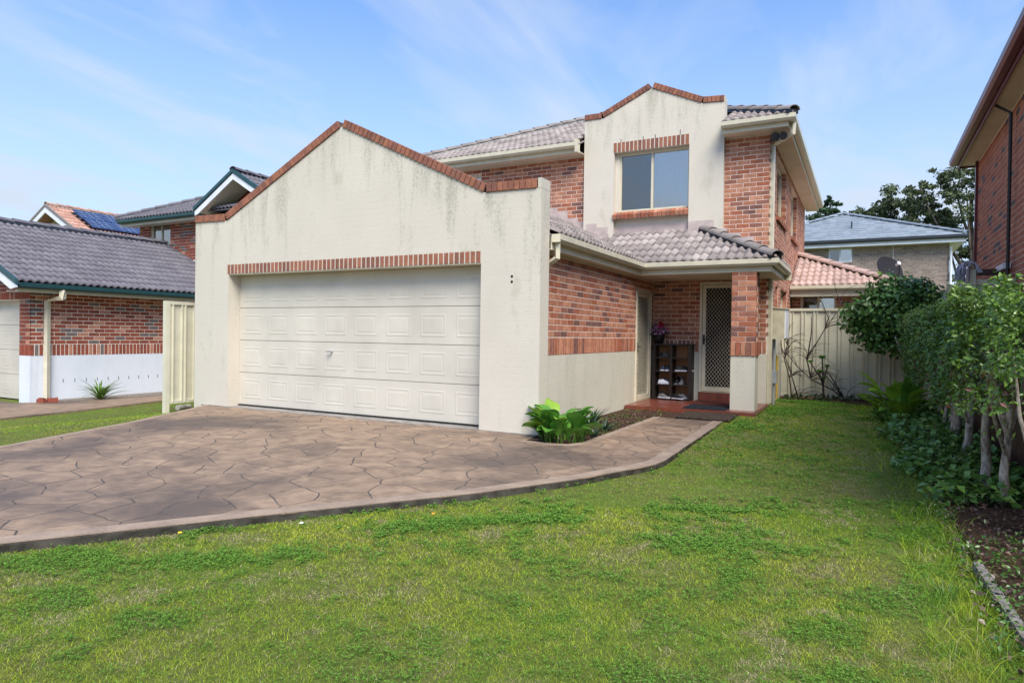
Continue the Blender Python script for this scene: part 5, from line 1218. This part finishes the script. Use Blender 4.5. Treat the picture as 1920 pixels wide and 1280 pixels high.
# little weeds, flowers in the lawn (dandelions)
for i, (x, y, c, l) in enumerate([(-3.85, 2.75, (.75, .55, .02), 'yellow dandelion flower in the lawn near the driveway kerb at left'), (-2.72, 3.95, (.75, .35, .02), 'orange yellow lawn flower beside the clover patch near the kerb'), (-3.35, 3.30, (.7, .7, .7), 'tiny white lawn flower right under the driveway kerb')]):
    t = thing('lawn_flower', l, 'flower', (x, y, gz(x, y))); mb = MB().mat(pmat(c)); c0 = Vector((x, y, gz(x, y)+.045)); mb.lathe(c0, [(.001, .006), (.010, .005), (.015, .0), (.001, -.003)], 10); mb.build('flower_head', t)
    mb = MB().mat(M['strap']); mb.tube([(x+.004, y, gz(x, y)), (x, y, gz(x, y)+.043)], .0015, 5); mb.build('stem', t)

def blade_leaf(mb, base, dirv, L, W, droop=.6, up=.8, seg=5, fold=.15, twist=0.0, point=.5):
    """long leaf as a curved folded strip"""
    base = Vector(base); d = Vector((dirv[0], dirv[1], 0)).normalized(); s = Vector((-d.y, d.x, 0)); vs = []; p = base.copy(); ang = math.atan2(up, 1)
    for i in range(seg+1):
        t = i/seg; w = W*math.sin(math.pi*min(1, max(0.04, t**point)))**.8 if i < seg else .001
        a = ang - droop*t*1.6; dirc = d*math.cos(a)+Vector((0, 0, math.sin(a))); nn = d*-math.sin(a)+Vector((0, 0, math.cos(a)))
        ss = (s*math.cos(twist*t)+nn*math.sin(twist*t))
        vs += [p-ss*w/2+nn*fold*w, p, p+ss*w/2+nn*fold*w]; p = p+dirc*(L/seg)
    mb.add(vs, [(3*i+k, 3*i+k+1, 3*i+k+4, 3*i+k+3) for i in range(seg) for k in (0, 1)])

def broad_plant(label, x, y, z, n, R, H, L, W, seed, yel=.25):
    r = random.Random(seed); t = thing('broad_leaf_plant', label, 'plant', (x, y, z))
    mbs = MB().mat(M['strap'])
    for i in range(n):
        a = r.uniform(0, 6.28); rr = R*math.sqrt(r.random())*.65; bx, by = x+rr*math.cos(a), y+rr*math.sin(a)*.8; hh = H*r.uniform(.05, .72)*(1-.45*rr/R)
        fa = a+r.uniform(-.8, .8); top = Vector((bx+.04*math.cos(fa), by+.04*math.sin(fa), z+hh))
        mbs.tube([(bx, by, z-.02), tuple(top)], [.010, .006], 5)
        mb = MB().mat(M['broad_y'] if r.random() < yel else M['broad']); k = r.uniform(.75, 1.1)
        blade_leaf(mb, top, (math.cos(fa), math.sin(fa)), L*k, W*k, r.uniform(.35, .85), r.uniform(.7, 2.6), 7, r.uniform(.12, .3), r.uniform(-.7, .7), .72)
        mb.build('leaf', t, smooth=True, fix=False)
    mbs.build('stalks', t)
broad_plant('lush broad leaved green plant against the right foot of the garage pier', -3.27, 7.50, -.02, 56, .42, .52, .29, .19, 3)
broad_plant('large canna like plant in the corner between hedge and back fence', .50, 12.0, .0, 26, .42, .80, .52, .19, 8, .45)

def spiky(name, label, cat, x, y, z, n, L, W, seed, mat='spike', droop=(.1, .5), up=(.8, 3), R=.03, group=None):
    r = random.Random(seed); t = thing(name, label, cat, (x, y, z), group)
    for i in range(n):
        a = i*2.399+r.uniform(-.3, .3); mb = MB().mat(M[mat]); k = r.uniform(.7, 1.1)
        blade_leaf(mb, (x+R*math.cos(a), y+R*math.sin(a), z), (math.cos(a), math.sin(a)), L*k, W, r.uniform(*droop), r.uniform(*up), 6, .25, 0, .45); mb.build('leaf', t, smooth=True, fix=False)
    return t
spiky('agave', 'spiky grey green plant behind the broad leaved one at the garage wall', 'plant', -3.42, 8.85, -.03, 22, .40, .045, 1)
spiky('agave', 'low spiky rosette beside the path edging in the mulch bed', 'plant', -3.05, 8.05, -.03, 16, .20, .03, 2)
spiky('agave', 'straggly dark spiky clump in the mulch right of the agave', 'plant', -3.12, 8.65, -.03, 20, .28, .025, 4, droop=(.4, .9))
spiky('strappy_plant', 'arching dark green strappy plant in gravel before the white wall base', 'plant', -14.95, 8.7, -.28, 40, .62, .04, 5, mat='strap', droop=(.5, 1.0), up=(.6, 3))

def ground_leaves(name, label, cat, pts, size, cols, hr, asp=.7, mat='leaf', jit=.45, origin=(0, 0, 0)):
    n = len(pts); t = rng.random((n, 1)); C = np.array(cols[0])*(1-t)+np.array(cols[1])*t; P = pts.copy(); P[:, 2] += rng.uniform(hr[0], hr[1], n)
    V, F, CC = leaves_np(P, np.tile([0, 0, 1.], (n, 1)), size, asp, C, .15, jit); return tag(npmesh(name, V, F, CC, M[mat], origin=origin), label, cat, kind='stuff')
# low weeds in the mulch bed by the path
n = 900; px_ = rng.uniform(-3.7, -2.9, n); py_ = rng.uniform(8.2, 11.4, n); k = fbm(px_, py_, 2.2, 77) > .46
ground_leaves('bed_weeds', 'small green weeds and litter in the mulch between wall and path', 'weeds', np.stack([px_, py_, np.full(n, -.018)], 1)[k], .035, [(.05, .11, .02), (.16, .19, .04)], (0, .03))
n = 700; px_ = rng.uniform(-3.7, -2.9, n); py_ = rng.uniform(7.2, 11.4, n)
ground_leaves('leaf_litter', 'brown leaf litter and bark chips on the mulch bed', 'leaf litter', np.stack([px_, py_, np.full(n, -.019)], 1), .03, [(.10, .05, .03), (.26, .17, .12)], (0, .008))
# ground cover under the hedge
y_ = rng.uniform(6.2, 13.6, 5200); x_ = rng.uniform(0, 1.25, 5200); k = (x_ > bedx(y_)-.12+.12*np.sin(y_*3)) & (rng.random(5200) < np.clip(1.5-(y_-9)*.12, .5, 1)); x_, y_ = x_[k], y_[k]
ground_leaves('ground_cover', 'leafy dark green ground cover along the foot of the hedge', 'ground cover', np.stack([x_, y_, gzn(x_, y_)+.02], 1), .085, [(.075, .17, .03), (.21, .36, .065)], (.0, .17), .75)
n = 3600; x_ = rng.uniform(.5, 1.3, n); y_ = rng.uniform(2.8, 13, n); ground_leaves('mulch_litter', 'dry leaves and twigs on the mulch below the hedge', 'leaf litter', np.stack([x_, y_, gzn(x_, y_)+.035], 1), .032, [(.05, .03, .02), (.22, .15, .11)], (0, .01))
n = 500; x_ = rng.uniform(-1.5, 1.0, n); y_ = rng.uniform(15.0, 15.6, n); ground_leaves('fence_weeds', 'dark low weeds along the foot of the back fence', 'weeds', np.stack([x_, y_, gzn(x_, y_)+.02], 1), .07, [(.03, .06, .02), (.09, .13, .05)], (0, .10))

n = 2600; y_ = rng.uniform(2.6, 6.6, n); x_ = rng.uniform(.5, 1.25, n); k = fbm(x_*1.3, y_, 1.7, 301) > .47
ground_leaves('bed_ground_cover', 'patchy green weeds over the mulch near the timber edging', 'ground cover', np.stack([x_, y_, gzn(x_, y_)+.03], 1)[k], .030, [(.05, .12, .02), (.12, .22, .04)], (.0, .05), .6, jit=.8)
# long grass tufts by the bed edge
for i, (x, y) in enumerate([(.50, 5.2), (.40, 4.1), (.47, 5.9), (.52, 3.4)]):
    t = spiky('grass_tuft', '', 'grass tuft', x, y, gz(x, y), 22, .11+.015*(i % 3), .005, 40+i, mat='strap', droop=(.2, .9), up=(.8, 4), R=.035, group='long grass tufts along the bed edge')
    t['label'] = ['tuft of long grass at the lawn edge where the bare mulch begins', 'tuft of long grass beside the middle of the timber edging', 'farthest long grass tuft, next to the leafy ground cover', 'nearest long grass tuft, beside the near end of the timber edging'][i]
# timber bed edging
te = thing('timber_edging', 'weathered grey timber edging board along the hedge bed', 'edging', (.6, 4.2, 0))
for (x0, y0, x1, y1) in [(.598, 4.62, .622, 4.10), (.622, 4.08, .655, 3.35)]:
    mb = MB().mat(M['wood_grey']); z = gz(.6, 4)+.0; d = Vector((x1-x0, y1-y0, 0)); s = Vector((-d.y, d.x, 0)).normalized()*.022
    mb.prism([Vector((x0, y0, z-.05))-s, Vector((x0, y0, z-.05))+s, Vector((x0, y0, z+.048))+s, Vector((x0, y0, z+.045))-s], d); mb.build('board', te)

# hedge shrubs
def shrub(label, tx, ty, cx, cy, ry, seed, trunks, ztop=1.62, zlow=.72, rx=.36, nleaf=5200, x_in=None):
    r = random.Random(seed); g = np.random.default_rng(seed); z0 = gz(tx, ty)+.02; t = thing('hedge_shrub', label, 'shrub', (tx, ty, z0), 'trimmed hedge along the right boundary')
    for k in range(trunks):
        mb = MB().mat(M['bark_pale']); x, y = tx+r.uniform(-.05, .05)*k, ty+r.uniform(-.14, .14)*k; rad = r.uniform(.034, .044)*(1 if k == 0 else .75); P = [Vector((x, y, z0-.05))]; R = [rad*1.2]
        for i in range(1, 7): P.append(P[-1]+Vector((r.uniform(-.03, .03), r.uniform(-.035, .035), .14))); R.append(rad*(1-.06*i))
        mb.tube(P, R, 9); mb.build('trunk', t, smooth=True)
        mb = MB().mat(M['bark_pale'])
        for q in range(5):
            s = P[r.randint(3, 6)]; a = r.uniform(0, 6.28); e = Vector((cx+.6*rx*math.cos(a), cy+.7*ry*math.sin(a), r.uniform(zlow+.3, ztop-.15))); m_ = (s+e)/2+Vector((r.uniform(-.05, .05), r.uniform(-.05, .05), -.02)); mb.tube([s, m_, e], [.016, .011, .005], 6)
        mb.build('limb', t)
    # outer shell + inner leaves, uneven outline
    n = nleaf; u = g.random(n); side = g.random(n)
    X = np.where(side < .52, cx-rx*(1-.28*g.random(n)**2), cx+g.uniform(-rx, rx, n)); Y = g.uniform(cy-ry, cy+ry, n)
    Z = np.where(side < .52, g.uniform(zlow, ztop, n), np.where(side < .82, ztop-.22*g.random(n)**2, g.uniform(zlow, ztop, n)))
    lump = fbm(Y, Z, 2.6, 200)-.5; X = X-lump*.20; Z = Z+(fbm(X*2, Y, 1.9, 220)-.5)*.22
    keep = (fbm(Y*1.0+X, Z, 3.4, 230) > .36+.28*np.clip((zlow+.42-Z)/.42, 0, 1)) ; low = (Z < zlow+.35); keep &= ~(low & (g.random(n) < .45)); 
    ex = g.random(n) < .05; Z = np.where(ex & (side > .5) & (side < .82), Z+g.uniform(.03, .16, n), Z)
    X, Y, Z = X[keep], Y[keep], Z[keep]; n = len(X)
    # leaves grow in sprays round twig tips
    tipn = n//7; ti = g.integers(0, n, tipn); rep = np.repeat(ti, 7)[:n]; rep = np.concatenate([rep, g.integers(0, n, n-len(rep))])
    P = np.stack([X[rep], Y[rep], Z[rep]], 1)+g.normal(0, .030, (n, 3)); N = np.stack([-.55+0*X, -.35+0*X, .8+0*X], 1)
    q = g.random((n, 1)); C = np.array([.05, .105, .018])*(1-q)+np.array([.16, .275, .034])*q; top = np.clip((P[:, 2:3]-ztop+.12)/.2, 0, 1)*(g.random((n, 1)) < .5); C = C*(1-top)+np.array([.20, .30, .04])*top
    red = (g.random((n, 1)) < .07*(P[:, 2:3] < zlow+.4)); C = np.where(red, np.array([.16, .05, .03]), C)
    if x_in: pass
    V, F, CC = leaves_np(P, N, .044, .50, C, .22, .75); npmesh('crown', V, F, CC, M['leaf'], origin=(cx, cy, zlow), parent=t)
    return t
HS = [(.98, 6.39, 6.05, 'hedge shrub at the right frame edge with mottled trunk nearest the camera', 1), (.93, 6.82, 6.95, 'hedge shrub second from the camera with a low forking trunk', 1), (.98, 8.4, 7.95, 'hedge shrub third from the camera with a reddish stained lower stem', 1),
      (1.02, 9.8, 9.1, 'hedge shrub in the middle of the hedge with a leaning trunk', 2), (1.05, 10.9, 10.3, 'hedge shrub fourth group back with two thin trunks', 2), (1.05, 12.0, 11.5, 'hedge shrub before the far canna plant', 1), (1.05, 12.9, 12.7, 'farthest hedge shrub near the back fence bush', 1)]
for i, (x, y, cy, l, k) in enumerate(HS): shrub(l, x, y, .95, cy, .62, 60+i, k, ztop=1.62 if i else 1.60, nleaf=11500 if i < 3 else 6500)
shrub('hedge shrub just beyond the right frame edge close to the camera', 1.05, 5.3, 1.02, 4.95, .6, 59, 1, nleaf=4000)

# big dark bush against back fence
def bush(label, cx, cy, zb, zt, rx, ry, seed, nleaf, size, cols, topc, name='bush', trunkpts=(), lobes=14, asp=.62):
    g = np.random.default_rng(seed); r = random.Random(seed); t = thing(name, label, 'bush', (cx+.2, cy, 0))
    mb = MB().mat(M['bark_pale'])
    for q in trunkpts: mb.tube(q, [.03, .024, .015][:len(q)], 7)
    if trunkpts: mb.build('trunk', t, smooth=True)
    zc = (zb+zt)/2; rz = (zt-zb)/2; P = []; N = []
    for k in range(lobes):
        th = r.uniform(0, 6.28); ph = math.asin(r.uniform(-.8, 1)); c = np.array([cx+rx*r.uniform(.4, .75)*math.cos(th)*math.cos(ph)-.0, cy+ry*.55*math.sin(th)*math.cos(ph), zc+rz*.62*math.sin(ph)]); lr = r.uniform(.20, .42)*min(rx, rz)
        c[0] += .35*rx*max(0, (zc-c[2])/rz); m = nleaf//lobes; d = unit(g.normal(0, 1, (m, 3))); rr = lr*(1.25-.85*g.random((m, 1))**1.1)*np.array([[1.1, 1.1, .9]]); P.append(c+d*rr); N.append(d*.7+[[0, -.2, .6]])
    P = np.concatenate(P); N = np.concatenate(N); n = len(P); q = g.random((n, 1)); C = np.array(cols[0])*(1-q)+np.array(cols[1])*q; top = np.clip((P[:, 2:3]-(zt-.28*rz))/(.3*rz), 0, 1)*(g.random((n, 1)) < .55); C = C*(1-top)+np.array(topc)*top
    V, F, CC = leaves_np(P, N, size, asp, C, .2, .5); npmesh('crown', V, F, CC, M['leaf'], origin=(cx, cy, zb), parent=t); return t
bush('large dark leafy bush with yellow green tips overhanging the back fence', .55, 14.55, .70, 2.70, .95, .66, 21, 9500, .105, [(.04, .11, .022), (.13, .27, .055)], (.42, .50, .07),
     trunkpts=[[(1.0, 14.6, 0), (.82, 14.4, .9), (.6, 14.3, 1.7)], [(.95, 14.6, .2), (1.0, 14.3, 1.0), (.95, 14.2, 1.8)], [(.84, 14.4, .9), (.6, 14.1, 1.1), (.5, 14.0, 1.35)]], lobes=30)

# bare climbing vine in front of back fence, succulent
vine = thing('bare_vine', 'tangled leafless vine with arching stems in front of the back fence', 'vine', (-1.2, 15.3, 0))
r = random.Random(31); mb = MB().mat(M['bark_dark'])
mains = [[(-.30, 15.4, .02), (-.55, 15.35, .22), (-.95, 15.3, .42), (-1.25, 15.3, .70), (-1.5, 15.35, 1.02), (-1.52, 15.4, 1.25)], [(-1.35, 15.4, .02), (-1.40, 15.35, .45), (-1.50, 15.3, .85), (-1.45, 15.3, 1.15)],
         [(-1.22, 15.4, .0), (-1.35, 15.3, .5), (-1.5, 15.25, .95)], [(-.98, 15.4, .45), (-1.06, 15.35, .85), (-.72, 15.3, 1.5), (-.42, 15.3, 1.98)], [(-.72, 15.3, 1.5), (-.66, 15.3, 1.72), (-.80, 15.3, 2.08)], [(-1.06, 15.35, .8), (-.98, 15.3, 1.4), (-.98, 15.3, 1.76)],
         [(-.35, 15.4, .05), (-.55, 15.3, .35), (-.78, 15.3, .62)], [(-.36, 15.4, .1), (-.62, 15.3, .55), (-.70, 15.3, .62)]]
for m_ in mains: mb.tube(m_, [.015-.010*i/len(m_) for i in range(len(m_))], 6)
mb.build('stems', vine, smooth=True); mb = MB().mat(M['bark_dark'])
for i in range(80):
    s = Vector(random.choice(random.choice(mains[:4]))); a = r.uniform(-1, 1); L = r.uniform(.3, .75); P = [s]; d = Vector((r.uniform(-.4, 1), r.uniform(-.2, .1), r.uniform(.3, 1.3))).normalized()
    for k in range(7): P.append(P[-1]+d*L/7); d = (d+Vector((a*.14, 0, -.30))).normalized()
    if min(p.z for p in P) > -.02: mb.tube([tuple((max(-1.56, p.x), p.y, p.z)) for p in P], [.0075-.0007*k for k in range(8)], 4)
mb.build('twigs', vine)
ae = thing('succulent', 'rosette succulent on bare stems before the back fence', 'plant', (-.85, 15.35, 0))
mb = MB().mat(M['bark_dark']); TIPS = [(-.76, 15.25, .86, .13), (-.98, 15.25, .78, .09), (-.66, 15.2, .70, .09), (-.80, 15.2, .58, .10), (-.72, 15.2, .45, .08)]
for x, y, z, s in TIPS: mb.tube([(-.72, 15.35, 0), (-.74, 15.3, z*.5), (x, y, z)], [.02, .016, .012], 6)
mb.build('stem', ae)
for x, y, z, s in TIPS:
    mb = MB().mat(M['broad'])
    for i in range(26):
        a = i*2.399; blade_leaf(mb, (x, y, z), (math.cos(a), math.sin(a)), 1.35*s*(.5+.5*i/26), s*.5, .3, 2.2-1.9*i/26, 3, .1, 0, .8)
    mb.build('rosette', ae, fix=False)
for i, (x, l) in enumerate([(-1.0, 'reddish brown half buried brick under the vine'), (-.6, 'dark stone in the weeds below the succulent')]):
    mb = MB().mat(BR_MAIN[4] if i else BR_MAIN[3]); p = Vector((x, 15.42, -.02)); mb.hexa([p+Vector(q) for q in ((-.14, -.05, -.04), (.14, -.06, -.04), (.13, .05, -.04), (-.13, .06, -.04), (-.12, -.04, .07), (.11, -.05, .05), (.12, .05, .06), (-.11, .05, .08))]); tag(mb.build('garden_stone'), l, 'stone')

# distant trees
def tree(name, label, x, y, H, seed, crown, cols, leafn=260, size=.30, mat='leaf_far', trunkr=.28, lean=0):
    g = np.random.default_rng(seed); r = random.Random(seed); t = thing(name, label, 'tree', (x, y, 0), 'tall gum trees behind the rear house' if 'gum' in name else None); mb = MB().mat(M['bark_gum'])
    top = Vector((x+lean, y, H*.8)); P = [Vector((x, y, -.3)).lerp(top, i/6)+Vector((r.uniform(-.25, .25), 0, 0)) for i in range(7)]; mb.tube(P, [trunkr*(1-.11*i) for i in range(7)], 8)
    Ps, Ns = [], []
    for cx, cz, cr in crown:
        s = P[min(6, max(2, int(cz/H*6)-1))]; e = Vector((x+cx, y+r.uniform(-1, 1), cz)); m_ = s.lerp(e, .5)+Vector((0, 0, -.3)); mb.tube([s, m_, e], [trunkr*.4, trunkr*.25, trunkr*.08], 6)
        for k in range(16):
            dlt = np.array([r.gauss(0, .55), r.gauss(0, .55), r.gauss(0, .42)])*cr; c = np.array(e)+dlt; m = int(leafn*cr/9*r.uniform(.5, 1.4)); d = unit(g.normal(0, 1, (m, 3))); rr = cr*r.uniform(.22, .44)*g.random((m, 1))**.6
            Ps.append(c+d*rr*np.array([[1.15, 1.15, .7]])); Ns.append(d*.5+[[0, 0, .7]])
    mb.build('trunk', t, smooth=True); Pn = np.concatenate(Ps); Nn = np.concatenate(Ns); n = len(Pn); q = g.random((n, 1)); C = np.array(cols[0])*(1-q)+np.array(cols[1])*q
    V, F, CC = leaves_np(Pn, Nn, size, .45, C, .1, .8); npmesh('crown', V, F, CC, M[mat], origin=(x, y, H*.5), parent=t)
GC = [(.055, .078, .04), (.16, .19, .09)]
tree('gum_tree', 'tallest gum tree with open crown next to the right brick house', 5.5, 48, 12.5, 3, [(-1.9, 9.2, 1.1), (-2.6, 10.3, .8), (-1.0, 11.2, 1.0), (-.3, 10.2, 1.2), (.7, 10.8, 1.1), (1.6, 9.8, 1.3), (-1.2, 8.1, 1.4), (.4, 8.4, 1.5), (1.6, 7.6, 1.2), (-.4, 6.7, 1.1), (1.2, 5.6, 1.0), (.2, 4.2, .9), (-1.6, 5.2, .7)], GC, 620, .26, lean=.3)
tree('gum_tree', 'middle gum tree with rounded crown above the grey hip roof', 1.9, 50, 11, 4, [(-.5, 10.3, 1.2), (.6, 10.0, .9), (-1.2, 9.2, .9), (.2, 8.9, 1.0), (-.9, 8.1, .9), (1.6, 8.2, 1.1), (1.1, 7.2, 1.2), (-.2, 7.0, 1.0), (2.2, 9.1, .8)], GC, 620, .26)
tree('gum_tree', 'smaller gum tree showing between roof ridge and middle tree', .2, 52, 10.5, 5, [(-.7, 9.7, .8), (-1.6, 9.2, .7), (.2, 9.9, .8), (.8, 10.4, .6), (0, 8.6, 1.0), (-1.5, 8.3, .9), (1.0, 8.9, .7)], GC, 560, .26)
tree('conifer', 'dark pointed tree behind the upper roof corner', -2.0, 46, 10.3, 6, [(0, 9.9, .35), (-.1, 9.3, .6), (.25, 8.7, .8), (-.6, 8.6, .8), (1.0, 8.5, .5), (-1.2, 8.0, 1.0), (.4, 7.8, 1.1), (1.4, 7.9, .7)], [(.03, .06, .03), (.07, .12, .05)], 900, .22)
tree('distant_tree', 'dark tree top just showing above the left garage roof', -62, 27.5, 11.0, 7, [(0, 9.6, 1.0), (-1.2, 9.0, 1.2), (.8, 8.6, .9), (-.2, 7.6, 1.3)], GC, 300, .34)
print('objects', len(S.objects))
